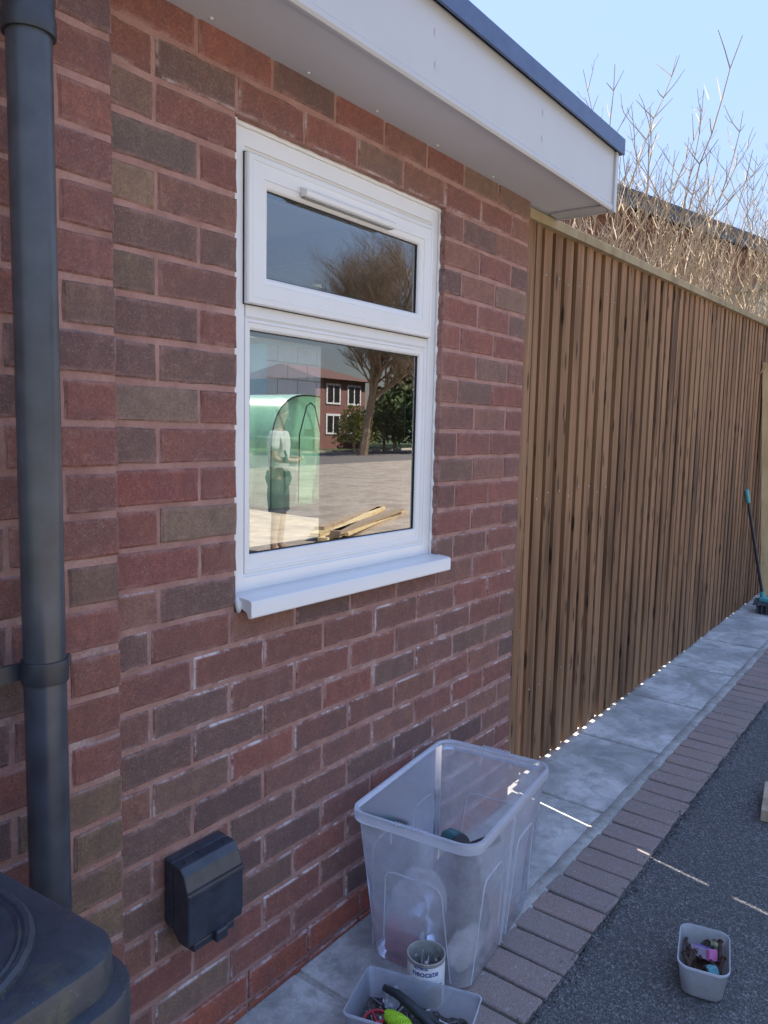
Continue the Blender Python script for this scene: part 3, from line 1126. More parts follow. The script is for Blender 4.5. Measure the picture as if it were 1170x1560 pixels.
# ------------------------------------------------------------------ tin of nails
tin = thing('nail_tin', 'round white labelled tin full of nails in front of the storage box', 'tin', (.594, -.343, G(.594, -.343)))
TR, TH = .049, .140
MB().lathe([(TR - .002, .001), (TR, .004), (TR, TH - .004), (TR + .0015, TH - .002), (TR + .0015, TH), (TR - .0015, TH), (TR - .002, TH - .006), (TR - .0025, .003), (.001, .0025)], n=40, cap0=True, cap1=True).build('can', TIN_M, tin, smooth=40)
LABEL_M = plain('label_white', (.70, .72, .74), .45, var=.03)
lb = MB().lathe([(TR + .0004, .010), (TR + .0006, .011), (TR + .0006, TH - .012), (TR + .0004, TH - .011)], n=40, cap0=False, cap1=False).build('paper_label', LABEL_M, tin, smooth=40)

def wrap_text(body, size, ang, z, rad, mat, parent, name):
    cu = bpy.data.curves.new(name, 'FONT')
    cu.body = body
    cu.size = size
    cu.align_x = 'CENTER'
    cu.offset = .0004
    to = bpy.data.objects.new(name, cu)
    COL.objects.link(to)
    bpy.context.view_layer.update()
    dg = bpy.context.evaluated_depsgraph_get()
    me = bpy.data.meshes.new_from_object(to.evaluated_get(dg))
    bpy.data.objects.remove(to)
    for v in me.vertices:
        a = ang + v.co.x / rad
        v.co = Vector((rad * math.cos(a), rad * math.sin(a), z + v.co.y))
    me.materials.clear()
    return link(name, me, mat, parent)
cam_ang = math.atan2(-1.3607 + .343, -.9925 - .594)
NAVY = plain('navy_ink', (.03, .06, .28), .5)
wrap_text('neocate', .0225, cam_ang - .02, .1065, TR + .0012, NAVY, lb, 'lettering')
wrap_text('NUTRICIA', .0085, cam_ang - .28, .1245, TR + .0012, NAVY, lb, 'lettering')
gb = MB()
for i in range(12):
    a0 = cam_ang - .05 + i * .09
    a1 = a0 + .09
    z0, z1 = .02 + .0 * i, .060 + .022 * math.sin(i / 12 * 2.2)
    z2 = .060 + .022 * math.sin((i + 1) / 12 * 2.2)
    r = TR + .0011
    gb.quad((r * math.cos(a0), r * math.sin(a0), z0), (r * math.cos(a1), r * math.sin(a1), z0), (r * math.cos(a1), r * math.sin(a1), z2), (r * math.cos(a0), r * math.sin(a0), z1))
gb.build('gold_band', plain('gold_ink', (.45, .35, .16), .4, .3), lb)
def nail(name, parent_label, p0, p1, r=.0016, mat=SCREW_M, group=None, label='', cat='nail'):
    d = (Vector(p1) - Vector(p0))
    q = d.normalized()
    b_ = MB().tube([Vector(p0), Vector(p1) - q * .004, Vector(p1)], [r, r, r * .1], 6)
    b_.tube([Vector(p0) - q * .0014, Vector(p0)], r * 2.3, 8)
    o = b_.build(name, mat)
    return tag(o, label, cat, group)
tx, ty, tz = tin.location
rnd = random.Random(4)
for i in range(13):
    a = rnd.uniform(0, 6.28)
    a2 = a + math.pi + rnd.uniform(-.9, .9)
    r0, r1 = rnd.uniform(.02, .040), rnd.uniform(.01, .038)
    zt = rnd.uniform(.095, .135)
    nail('nail', '', (tx + r0 * math.cos(a), ty + r0 * math.sin(a), tz + zt), (tx + r1 * math.cos(a2), ty + r1 * math.sin(a2), tz + rnd.uniform(.03, .06)), .0019, SCREW_M,
         'nails in the tin', 'long bright steel nail standing in the round tin')

# ------------------------------------------------------------------ milky tray of fixings
def tub(name, label, cat, loc, rz, L, Wd, H, taper, rad, mat, rimw=.003, group=None, lip=.006):
    t = thing(name, label, cat, loc, rz, group)
    b_ = MB()
    def q(z, e=0):
        k = z / H
        return rrect(L - taper * (1 - k) + e, Wd - taper * (1 - k) + e, rad, 6, 0, 0, z)
    b_.loft([q(.002, -.012), q(.006), q(H * .5), q(H - .003), q(H, .002), q(H, -.003), q(H - .004, -.004), q(H * .5, -.004), q(.008, -.006)], True, True)
    b_.build('tub_wall', mat, t, smooth=45)
    MB().loft([q(H - lip, .0005), q(H - lip, rimw * 2), q(H - .0005, rimw * 2), q(H + .0008, rimw), q(H + .0008, -.001)], False, False).build('tub_rim', RIM_PL, t, smooth=45)
    return t
tyx, tyy = .466, -.392
tray = tub('fixings_tray', 'rectangular milky plastic tray of fixings in front of the nail tin', 'tray', (tyx, tyy, G(tyx, tyy)), R(-73), .302, .178, .100, .024, .014, TRAY_PL, .0025)
MT = Matrix.Translation(tray.location) @ Matrix.Rotation(R(-73), 4, 'Z')
def intray(x, y, z):
    return tuple(MT @ Vector((x, y, z)))
# red reel
rl = thing('red_reel', 'round red plastic spoked reel lying in the milky tray', 'reel', intray(-.075, -.045, .052), 0)
rl.rotation_euler = (R(12), R(-8), 0)
REDP = plain('bright_red_plastic', (.42, .03, .05), .4)
rr = MB()
rr.lathe([(.036, 0), (.041, 0), (.041, .007), (.036, .007), (.036, 0)], n=36, cap0=False, cap1=False)
rr.lathe([(.004, -.001), (.010, -.001), (.010, .009), (.004, .009)], n=18)
rr.build('reel_rim', REDP, rl, smooth=40)
for k in range(6):
    a = k * math.pi / 3
    MB().tube([(.008 * math.cos(a), .008 * math.sin(a), .004), (.038 * math.cos(a), .038 * math.sin(a), .004)], .0034, 6).build('spoke', REDP, rl)
# lime string hank
ls = thing('string_line', 'hank of fluorescent lime green builders line in the milky tray', 'string', intray(-.030, -.022, .060), R(-95))
LIME = plain('lime_string', (.42, .72, .03), .7, var=.15, scale=200)
for k in range(20):
    t_ = (k - 9.5) / 9.5
    r_ = .020 * math.sqrt(max(.1, 1 - t_ * t_ * .85))
    ring = [(k * .0042 - .04, r_ * math.cos(a * math.pi / 7), .75 * r_ * math.sin(a * math.pi / 7)) for a in range(15)]
    MB().tube([(x + .003 * math.sin(i * 1.3 + k), y, z) for i, (x, y, z) in enumerate(ring)], .0028, 6).build('string_turn', LIME, ls, smooth=60)
MB().tube([(-.042, 0, 0), (.042, 0, 0)], .007, 10).build('string_core', LIME, ls)
# black pliers handle
ph = thing('pliers', 'black handled pliers leaning across the milky tray', 'pliers', (0, 0, 0))
p0, p1 = Vector(intray(-.088, .030, .098)), Vector(intray(.07, -.01, .05))
mid = (p0 + p1) / 2 + Vector((0, 0, .012))
MB().tube([p0, p0.lerp(mid, .5) + Vector((0, 0, .006)), mid, p1], [.008, .011, .012, .010], 10).build('plier_handle', DARKBAG, ph, smooth=60)
MB().tube([mid, (mid + p1) / 2 + Vector((.02, 0, -.01)), p1 + Vector((.035, .01, -.01))], [.009, .011, .009], 10).build('plier_handle', DARKBAG, ph, smooth=60)
rnd = random.Random(12)
for i in range(26):
    x, y = rnd.uniform(-.10, .125), rnd.uniform(-.06, .06)
    a, l = rnd.uniform(0, 6.28), rnd.uniform(.025, .07)
    x2 = max(-.13, min(.13, x + l * math.cos(a)))
    y2 = max(-.072, min(.072, y + l * math.sin(a)))
    nail('screw', '', intray(x, y, rnd.uniform(.03, .075)), intray(x2, y2, rnd.uniform(.02, .06)), .0018, SCREW_M, 'screws in the tray', 'loose steel screw lying in the milky tray', 'screw')
FILL = plain('mixed_fixings', (.09, .08, .075), .6, .2, var=.8, scale=160, bump=.5)
fbm = MB()
def lumpy(L, Wd, z, n, m, seed, amp, tf):
    rnd = random.Random(seed)
    vs = [(-L / 2 + L * i / n, -Wd / 2 + Wd * j / m, z + rnd.uniform(-amp, amp)) for j in range(m + 1) for i in range(n + 1)]
    fs = [(j * (n + 1) + i, j * (n + 1) + i + 1, (j + 1) * (n + 1) + i + 1, (j + 1) * (n + 1) + i) for j in range(m) for i in range(n)]
    bb = MB().add([tuple(tf @ Vector(v)) for v in vs], fs)
    return bb
stuff(lumpy(.27, .148, .030, 26, 14, 3, .008, MT).build('loose_fixings', FILL))['label'] = 'loose small fixings filling the bottom of the milky tray'
pb2 = crumple('grip_bag', 'small clear grip bag of plugs in the milky tray', 'bag', intray(-.07, .045, .06), (.035, .022, .03), frosted('grip_bag_film', (.9, .9, .92), .25, .1, .3), 31, .5)

# ------------------------------------------------------------------ small tub on the drive
sx_, sy_ = 1.153, -.897
stub = tub('bolt_tub', 'small milky plastic tub of rusty bolts standing on the black drive', 'tub', (sx_, sy_, G(sx_, sy_) - .005), R(13), .200, .130, .092, .026, .032, TUB_PL, .002)
MS = Matrix.Translation(stub.location) @ Matrix.Rotation(R(13), 4, 'Z')
def intub(x, y, z):
    return tuple(MS @ Vector((x, y, z)))
RUST = plain('rusty_steel', (.075, .045, .032), .8, .3, var=.5, scale=90, bump=.3)
stuff(lumpy(.16, .095, .040, 18, 11, 8, .006, MS).build('loose_rust', RUST))['label'] = 'rusty scraps filling the bottom of the small tub'
rnd = random.Random(77)
for i in range(18):
    x, y = rnd.uniform(-.075, .05), rnd.uniform(-.045, .045)
    a, l = rnd.uniform(-.5, .9), rnd.uniform(.04, .075)
    x2, y2 = max(-.085, min(.085, x + l * math.cos(a))), max(-.05, min(.05, y + l * math.sin(a)))
    A, B_ = Vector(intub(x, y, rnd.uniform(.05, .07))), Vector(intub(x2, y2, rnd.uniform(.045, .085)))
    q = (B_ - A).normalized()
    b_ = MB().tube([A, B_], .0045, 8)
    b_.tube([B_, B_ + q * .005], .0075, 6)
    tag(b_.build('bolt', RUST, smooth=40), 'rusty brown bolt lying in the small tub', 'bolt', 'rusty bolts in the small tub')
pk = thing('screw_packet', 'small pink and purple printed carton in the tub of bolts', 'carton', intub(.018, .0, .068), R(60))
pk.rotation_euler = (R(14), R(18), R(62))
MB().box(-.034, .034, -.014, .014, -.012, .014).build('carton', plain('pale_card', (.55, .45, .62), .5, var=.1), pk, bevel=.001)
MB().box(-.020, .030, -.0115, .0115, .0143, .0148).build('carton_print', plain('purple_print', (.16, .10, .34), .5, var=.4, scale=120), pk)
MB().box(-.0345, -.022, -.0145, .0145, -.0125, .0145).build('carton_end', plain('pink_print', (.55, .16, .36), .5), pk)
pk2 = thing('blue_packet', 'small teal printed packet in the tub of bolts', 'carton', intub(-.045, -.022, .066), R(20))
pk2.rotation_euler = (R(-10), R(20), R(30))
MB().box(-.017, .017, -.013, .013, -.008, .008).build('packet', plain('teal_card', (.12, .36, .42), .5, var=.3, scale=90), pk2, bevel=.001)
bc = MB().lathe([(.0085, 0), (.0085, .012), (.006, .0125), (.006, .010), (.002, .010)], n=16)
nc = bc.build('brass_cap', plain('pale_brass', (.42, .47, .30), .35, .6), None, loc=intub(.052, -.030, .075), rot=(R(-35), R(-25), 0), smooth=40)
tag(nc, 'small round brass green fitting on top of the bolts in tub', 'fitting')
crumple('glove', 'dark grey rubber glove finger in the tub of bolts', 'glove', intub(.06, -.008, .062), (.022, .016, .014), DARKBAG, 41)

# ------------------------------------------------------------------ timber offcuts, broom, post
pl = thing('timber_offcut', 'short sawn timber offcut lying on the black drive', 'timber', (2.30, -.875, G(2.3, -.87) - .006), R(8))
MB().box(-.09, .20, -.16, .048, 0, .047).build('plank', GREY_WOOD, pl, bevel=.003)
ps = thing('timber_post', 'pale new pine batten leaning upright against the slatted fence', 'timber', (0, 0, 0))
MB().loft([[(6.36, -.10, G(6.4, -.1)), (6.42, -.10, G(6.4, -.1)), (6.42, -.03, G(6.4, -.1)), (6.36, -.03, G(6.4, -.1))],
           [(6.06, -.032, 2.12), (6.12, -.032, 2.12), (6.12, .038, 2.12), (6.06, .038, 2.12)]]).build('batten_length', PALE_WOOD, ps)
bro = thing('broom', 'dark broom with turquoise grip leaning against the slatted fence', 'broom', (0, 0, 0))
TURQ = plain('turquoise_plastic', (.08, .36, .38), .4)
P0, P1 = Vector((5.96, -.115, G(6, -.1) + .12)), Vector((5.766, .028, 1.07))
MB().tube([P0, P1], .0125, 10).build('handle', PIPE_DARK, bro, smooth=50)
MB().tube([P1 - (P1 - P0) * .11, P1 + (P1 - P0) * .01], [.017, .0185], 10).build('grip', TURQ, bro, smooth=50)
MB().tube([P0 - (P1 - P0) * .03, P0 + (P1 - P0) * .05], [.021, .017], 10).build('collar', TURQ, bro, smooth=50)
hz = G(5.9, -.15)
MB().loft([[(5.80, -.07, hz + .07), (5.86, -.22, hz + .07), (5.92, -.22, hz + .11), (5.90, -.07, hz + .11)][::1], [(6.06, -.14, hz + .07), (6.06, -.34, hz + .07), (6.12, -.34, hz + .11), (6.12, -.14, hz + .11)]]).build('head', PIPE_DARK, bro)
MB().box(5.885, 5.99, -.26, -.10, hz + .060, hz + .123).build('head_insert', TURQ, bro, bevel=.008)
bb = MB()
for i in range(16):
    for j in range(5):
        x0, y0 = 5.83 + i * .0165, -.10 - i * .006 - j * .035
        bb.tube([(x0, y0, hz + .085), (x0 - .022, y0 - .01, hz + .002)], .0055, 4)
bb.build('bristles', PIPE_DARK, bro)

# grit and crumbs along the edge of the drive
gr = MB()
rnd = random.Random(5)
for i in range(420):
    x = .3 + 3.0 * rnd.random() ** 1.3
    y = -.588 + rnd.gauss(0, .012) if rnd.random() < .7 else rnd.uniform(-1.05, -.6)
    r = rnd.choice((.002, .003, .004, .0055)) * rnd.uniform(.7, 1.3)
    z = G(x, y) - .006 + r * .4 + (.005 if y > -.584 else 0)
    a = rnd.uniform(0, 6.28)
    vs = [(x + r * math.cos(a + k * 2.09) * rnd.uniform(.7, 1.2), y + r * math.sin(a + k * 2.09) * rnd.uniform(.7, 1.2), z - r * .5) for k in range(3)] + [(x + rnd.uniform(-.3, .3) * r, y, z + r * .7)]
    gr.add(vs, [(0, 1, 2), (0, 3, 1), (1, 3, 2), (2, 3, 0)])
g_ = stuff(gr.build('loose_grit', plain('grit', (.13, .125, .12), .9, var=.9, scale=60)))
g_['label'] = 'loose grit and crumbs of tarmac along the brick edging'
cr = MB()
for i in range(900):
    x = .25 + 3.4 * rnd.random()
    y = -.586 - abs(rnd.gauss(0, .016)) + .008 * math.sin(x * 23) * math.sin(x * 7)
    r = rnd.uniform(.003, .011)
    z = G(x, y) - .007
    a = rnd.uniform(0, 6.28)
    vs = [(x + r * math.cos(a + k * 1.57) * rnd.uniform(.6, 1.2), y + r * math.sin(a + k * 1.57) * rnd.uniform(.6, 1.2), z - .002) for k in range(4)] + [(x, y, z + r * .75)]
    cr.add([(p_[0], p_[1], p_[2]) for p_ in vs], [(0, 1, 4), (1, 2, 4), (2, 3, 4), (3, 0, 4)])
c_ = stuff(cr.build('tarmac_crumbs', ASPHALT))
c_['label'] = 'crumbly raised lip of tarmac against the brick edging'

# ------------------------------------------------------------------ bare shrubs behind the fence
TWIG = plain('pale_twig_bark', (.36, .265, .165), .8, var=.3, scale=9)
def shrub(cx, cy, h, nst, spread, seed, label):
    rnd = random.Random(seed)
    root = thing('bare_shrub', label, 'shrub', (cx, cy, G(cx, cy) - .03), 0, 'bare shrubs behind the slatted fence')
    stems, twigs = MB(), MB()
    for s in range(nst):
        a = rnd.uniform(0, 6.28)
        lean = rnd.uniform(.03, .20)
        hh = h * rnd.choice((.54, .57, .60, .62, .64, .66, .68, .72, .76, .82, .9, 1.0)) * rnd.uniform(.93, 1.05)
        p = Vector((rnd.uniform(-.12, .12) + .25 * spread * math.cos(a), rnd.uniform(-.1, .1) + .2 * spread * math.sin(a), 0))
        d = Vector((math.cos(a) * lean * 1.6, math.sin(a) * lean, 1)).normalized()
        pts, rad = [p.copy()], [.013]
        z = 0
        nseg = int(hh / .16)
        for i in range(nseg):
            d = (d + Vector((rnd.gauss(0, .10), rnd.gauss(0, .10), .06))).normalized()
            p = p + d * .16
            t = (i + 1) / nseg
            pts.append(p.copy())
            rad.append(.010 * (1 - t) + .0024)
            if p.z > 1.9 and t < .985:
                ph = rnd.uniform(0, 6.28)
                for sgn in (0, math.pi):
                    if rnd.random() < .06:
                        continue
                    q = p.copy()
                    e = Vector((math.cos(ph + sgn), math.sin(ph + sgn), 1.0)).normalized()
                    ln = rnd.uniform(.14, .60) * (1.15 - .75 * t)
                    k = max(2, int(ln / .07))
                    tp = [q.copy()]
                    for j in range(k):
                        e = (e + Vector((rnd.gauss(0, .10), rnd.gauss(0, .10), .12))).normalized()
                        q = q + e * ln / k
                        tp.append(q.copy())
                        if k > 2 and rnd.random() < .55:
                            f = (e + Vector((rnd.gauss(0, .6), rnd.gauss(0, .6), .1))).normalized()
                            l2 = rnd.uniform(.04, .14)
                            twigs.tube([q, q + f * l2 * .5, q + (f + Vector((0, 0, .25))).normalized() * l2], [.0020, .0017, .0019], 3, False)
                    twigs.tube(tp, [.0038 * (1 - .5 * i / k) for i in range(k + 1)], 3, False)
        stems.tube(pts, rad, 5, False)
    stems.build('stems', TWIG, root)
    stuff(twigs.build('twigs', TWIG, root))
SH = [(4.0, 1.15, 3.75, 82, 1.1, 'low tangle of bare pale stems close behind the roof edge'),
      (4.9, .95, 4.05, 82, 1.1, 'bare pale stemmed shrub behind the fence next to the roof edge'),
      (5.9, 1.25, 4.35, 82, 1.2, 'bare pale shrub with tall thin shoots above the fence'),
      (7.0, 1.1, 4.40, 84, 1.2, 'tallest bare branching shrub rising over the middle of the fence'),
      (8.2, 1.3, 4.6, 82, 1.3, 'bare pale shrub with forked tips behind the fence'),
      (9.6, 1.2, 5.3, 84, 1.4, 'tall bare shrub over the far part of the fence'),
      (11.2, 1.5, 5.6, 82, 1.6, 'bare shrub furthest along the fence by the pale shed')]
for i, (cx, cy, h, nst, sp_, lab) in enumerate(SH):
    shrub(cx, cy, h, nst, sp_, 100 + i, lab)
shrub(7.75, 2.6, 5.55, 6, .8, 300, 'thin lone shoots showing above the dark roof trim')

# ------------------------------------------------------------------ neighbour's house beyond
FARBRICK = NT('far_red_brick')
_p = FARBRICK.pos((1, 1, 1))
_bt = FARBRICK.new('TexBrick')
_bt.inputs['Scale'].default_value = 4.4
_bt.inputs['Color1'].default_value = (.23, .10, .085, 1)
_bt.inputs['Color2'].default_value = (.17, .075, .07, 1)
_bt.inputs['Mortar'].default_value = (.30, .20, .18, 1)
_bt.inputs['Mortar Size'].default_value = .012
_cx = FARBRICK.new('CombineXYZ')
_sx = FARBRICK.new('SeparateXYZ')
FARBRICK.l(_p, _sx.inputs[0])
FARBRICK.l(_sx.outputs[0], _cx.inputs[0])
FARBRICK.l(_sx.outputs[2], _cx.inputs[1])
FARBRICK.l(_cx.outputs[0], _bt.inputs['Vector'])
FARBRICK.col(_bt.outputs[0])
FARBRICK.rough(.9)
FARBRICK = FARBRICK.m
ROOFT = plain('slate_grey_tile', (.075, .075, .085), .8, var=.3, scale=5, bump=.3)
nh = thing('neighbour_house', 'red brick house with dark tiled roof behind the bare shrubs', 'house', (15.49, 5.0, 0), math.atan2(-.24, .97))
A, B_ = -5.5, 13.0
MB().add([(A, -2.5, -.5), (B_, -2.5, -.5), (B_, 2.5, -.5), (A, 2.5, -.5), (A, -2.5, 5.15), (B_, -2.5, 5.15), (B_, 2.5, 5.15), (A, 2.5, 5.15), (A, 0, 6.55), (B_, 0, 6.55)],
         [(0, 1, 5, 4), (1, 2, 6, 9, 5), (2, 3, 7, 6), (3, 0, 4, 8, 7)]).build('wall', FARBRICK, nh)
rf = MB()
rows = 9
for s in (-1, 1):
    for i in range(rows):
        y0, y1 = s * (2.95 - 2.95 * i / rows), s * (2.95 - 2.95 * (i + 1.15) / rows)
        z0, z1 = 5.05 + 1.68 * i / rows + .03, 5.05 + 1.68 * min(rows, i + 1.15) / rows
        rf.add([(A - .3, y0, z0), (B_ + .3, y0, z0), (B_ + .3, y1, z1), (A - .3, y1, z1), (A - .3, y0, z0 - .06), (B_ + .3, y0, z0 - .06)], [(0, 1, 2, 3), (0, 1, 5, 4)])
rfo = rf.build('roof', ROOFT, nh)
rt = MB()
x = A - .3
while x < B_ + .2:
    rt.tube([(x, 0, 6.70), (x + .40, 0, 6.70)], .10, 8)
    x += .42
rt.build('ridge_tiles', ROOFT, rfo)
MB().box(A - .3, B_ + .3, -3.02, -2.96, 4.96, 5.09).build('gutter', PIPE_DARK, nh)
for x in (11.0,):
    w_ = MB().box(x, x + 1.5, -2.56, -2.50, 3.6, 4.9).build('window', UPVC, nh)
    MB().box(x + .08, x + .71, -2.58, -2.562, 3.7, 4.82).box(x + .79, x + 1.42, -2.58, -2.562, 3.7, 4.82).build('window_pane', GASKET, w_)

# pale shed at the far end of the fence
sd = thing('garden_shed', 'pale grey green shed with felt roof edge behind the fence', 'shed', (13.2, 1.75, 0))
SHED_M = plain('pale_green_shed_boards', (.42, .46, .43), .8, var=.15, scale=3)
for i in range(19):
    MB().box(-1.9, 2.6, -.6 + (i % 2) * .004, -.57, .1 + i * .185, .1 + i * .185 + .18).build('cladding_board', SHED_M, sd)
MB().box(-1.9, 2.6, -.565, 1.8, 0, 3.58).build('shed_body', SHED_M, sd)
MB().box(-2.05, 2.8, -.75, 2.0, 3.60, 3.66).build('shed_roof', plain('felt_green_grey', (.20, .22, .18), .9, var=.3), sd)

# ------------------------------------------------------------------ contrail
ct = MB()
c0, c1 = Vector((266.47, 75.08, 113.84)), Vector((268.71, 73.75, 109.29))
ct.tube([c0, c0.lerp(c1, .5), c0.lerp(c1, .88), c1], [.02, .12, .24, .03], 8)
cm = NT('vapour')
cm.n.remove(cm.b)
_d, _t, _m, _tr, _m2 = cm.new('BsdfDiffuse'), cm.new('BsdfTranslucent'), cm.new('MixShader'), cm.new('BsdfTransparent'), cm.new('MixShader')
_d.inputs[0].default_value = _t.inputs[0].default_value = (.9, .9, .9, 1)
cm.l(_d.outputs[0], _m.inputs[1])
cm.l(_t.outputs[0], _m.inputs[2])
_m2.inputs[0].default_value = .45
cm.l(_tr.outputs[0], _m2.inputs[1])
cm.l(_m.outputs[0], _m2.inputs[2])
cm.l(_m2.outputs[0], cm.out.inputs[0])
tag(ct.build('contrail', cm.m, smooth=60), 'short white vapour trail in the blue sky', 'contrail')

# ------------------------------------------------------------------ back garden, seen through the window and the garden door
gh = thing('greenhouse', 'green plastic walk-in garden greenhouse with arched top seen through the window', 'greenhouse', (8.75, 8.3, G(8.75, 8.3) - .02))
cover = MB()
GW, GD, GHt = .93, .75, 1.88
arch = []
for k in range(25):
    a = math.pi * k / 24
    arch.append((-GW * math.copysign(abs(math.cos(a)) ** .75, math.cos(a)), .95 + (GHt - .95) * math.sin(a) ** .9))
full = [(-GW, 0)] + arch + [(GW, 0)]
cover.loft([[(x, y, z) for x, z in full] for y in (-GD, -.25, .25, GD)], False, False, False)
for y in (-GD, GD):
    cover.add([(x, y, z) for x, z in full], [tuple(range(len(full)))])
cover.build('cover', frosted('green_polythene', (.40, .80, .50), .36, .2, .2), gh, smooth=50)
ghf = plain('white_tube', (.7, .72, .7), .5)
for y in (-GD, 0, GD):
    MB().tube([(x * .99, y, z * .99) for x, z in full], .012, 6).build('hoop', PIPE_DARK, gh)
for z in (.62, 1.12):
    for s in (-1, 1):
        MB().box(min(s * .25, s * .9), max(s * .25, s * .9), -.7, .7, z, z + .025).build('shelf', ghf, gh)
for s in (-1, 1):
    MB().tube([(s * .28, -GD - .01, .05), (s * .27, -GD - .01, 1.2), (s * .1, -GD - .01, 1.68), (0, -GD - .01, 1.74)], .012, 6).build('zip', PIPE_DARK, gh)
for x, y in ((.5, 1.16), (.55, .66)):
    ob = MB().lathe([(.07, 0), (.09, .12), (.08, .12), (.06, .02)], n=14).build('plant_pot', PIPE_DARK, None, loc=(8.75 + x, 8.05, G(8.75, 8.3) + y - .005), smooth=40)
    tag(ob, 'black plant pot on a greenhouse shelf', 'plant pot', 'pots in the greenhouse')
bw = thing('blue_outbuilding', 'pale blue painted block outbuilding behind the greenhouse', 'outbuilding', (13.3, 12.0, G(13.3, 12) - .03))
BLUEB = plain('pale_blue_paint', (.34, .47, .52), .8, var=.1, scale=2)
MB().box(-1.2, 1.6, .03, 2.5, 0, 3.2).build('block_wall', BLUEB, bw)
for r_ in range(8):
    for c_i in range(4):
        x0 = -1.2 + c_i * .70 - (.35 if r_ % 2 else 0)
        x1 = x0 + .685
        x0, x1 = max(-1.2, x0), min(1.6, x1)
        MB().box(x0, x1, 0, .031, .01 + r_ * .4, .385 + r_ * .4).build('block', BLUEB, bw, bevel=.008, seg=1)
rb_ = MB()
for i in range(20):
    rb_.tube([(-1.4 + i * .16, -.25, 3.28), (-1.4 + i * .16, 2.6, 3.5)], .06, 6)
rb_.build('corrugated_roof', plain('grey_sheet_roof', (.30, .28, .26), .8), bw)
gfence = thing('garden_fence', 'brown closeboard garden fence behind the greenhouse', 'fence', (8, 13, 0))
for i in range(32):
    MB().box(i * .13, i * .13 + .12, 0, .02, .1, 2.2 + .01 * (i % 3)).build('board', GREY_WOOD, gfence)

# ------------------------------------------------------------------ the street in front, seen only as reflections
oh = thing('opposite_house', 'brick house with white windows across the street, reflected in the window', 'house', (47, -40, G(47, -40)))
MB().box(-6.5, -.8, -4, 4, -1, 5.1).build('wall', FARBRICK, oh)
MB().add([(-7, -4.6, 5.0), (-.3, -4.6, 5.0), (-.3, 4.6, 5.0), (-7, 4.6, 5.0), (-6, 0, 6.2), (-1.3, 0, 6.2)], [(0, 1, 5, 4), (3, 2, 5, 4), (0, 3, 4), (1, 2, 5), (0, 1, 2, 3)]).build('roof', plain('brown_tile', (.16, .085, .065), .9, var=.3), oh)
for x in (-5.4, -3.0):
    for z in (1.0, 3.2):
        w_ = MB().box(x, x + 1.6, 4.0, 4.08, z, z + 1.5).build('window', UPVC, oh)
        MB().box(x + .15, x + .73, 4.09, 4.1, z + .15, z + 1.35).box(x + .87, x + 1.45, 4.09, 4.1, z + .15, z + 1.35).build('window_pane', GASKET, w_)

def bare_tree(loc, h, seed, label):
    rnd = random.Random(seed)
    root = thing('bare_tree', label, 'tree', loc)
    tr_, cr_ = MB(), MB()
    def grow(p, d, ln, r, lev):
        pts, rad = [p.copy()], [r]
        k = 4 if lev < 3 else 3
        for i in range(k):
            d = (d + Vector((rnd.gauss(0, .13), rnd.gauss(0, .13), .04))).normalized()
            p = p + d * ln / k
            pts.append(p.copy())
            rad.append(r * (1 - .45 * (i + 1) / k))
            if lev < 5 and (i > 0 or lev > 0):
                for _ in range(3):
                    a = rnd.uniform(0, 6.28)
                    e = (d + Vector((math.cos(a), math.sin(a), rnd.uniform(-.1, .5))) * rnd.uniform(.6, 1.0)).normalized()
                    if rnd.random() < (.9 if lev < 2 else .66):
                        grow(p, e, ln * rnd.uniform(.50, .72), rad[-1] * .62, lev + 1)
        (tr_ if lev < 2 else cr_).tube(pts, rad, 6 if lev < 2 else 3, False)
    grow(Vector((0, 0, 0)), Vector((0, 0, 1)), h * .42, h * .018, 0)
    bark = plain('brown_bark', (.30, .22, .15), .9, var=.3)
    tr_.build('trunk', bark, root)
    cr_.build('crown', bark, root)
bare_tree((33.0, -25.6, G(33, -26) - .1), 15.5, 3, 'large bare brown tree across the street, reflected in the window')
bare_tree((37.6, -25.2, G(38, -25) - .1), 14, 8, 'second bare tree beside the opposite house, reflected in the window')

def bush(loc, r, h, seed, mat, label):
    rnd = random.Random(seed)
    root = thing('leafy_bush', label, 'bush', loc)
    lf = MB()
    for i in range(1400):
        a, e = rnd.uniform(0, 6.28), rnd.uniform(-.2, 1.5)
        k = rnd.uniform(.55, 1.0) * (1 + .2 * math.sin(3 * a) * math.cos(2 * e))
        c = Vector((r * k * math.cos(a) * math.cos(e), r * k * math.sin(a) * math.cos(e), h * (.35 + .65 * k * math.sin(e))))
        s = r * rnd.uniform(.05, .10)
        u_ = Vector((rnd.gauss(0, 1), rnd.gauss(0, 1), rnd.gauss(0, 1))).normalized() * s
        w_ = u_.cross(Vector((rnd.gauss(0, 1), rnd.gauss(0, 1), rnd.gauss(0, 1)))).normalized() * s * .6
        lf.quad(c - u_, c + w_, c + u_, c - w_)
    lf.build('foliage', mat, root)
    MB().tube([(0, 0, -.1), (0, 0, h * .6)], r * .05, 6).build('stem', TWIG, root)
YG = leaf_mat('yellow_green_leaf', (.16, .20, .03), (.36, .36, .10))
DG = leaf_mat('dark_green_leaf', (.03, .06, .015), (.07, .11, .03))
bush((33.8, -26.9, G(34, -27)), 1.3, 2.6, 1, YG, 'variegated yellow green bush across the street, reflected in the window')
bush((37.5, -27.5, G(37, -27)), 1.8, 2.4, 2, DG, 'dark green bush across the street beside the yellow bush, reflected in window')
bush((41.5, -27.5, G(41, -27)), 2.6, 3.6, 3, DG, 'broad dark hedge bush across the street, reflected in the window')

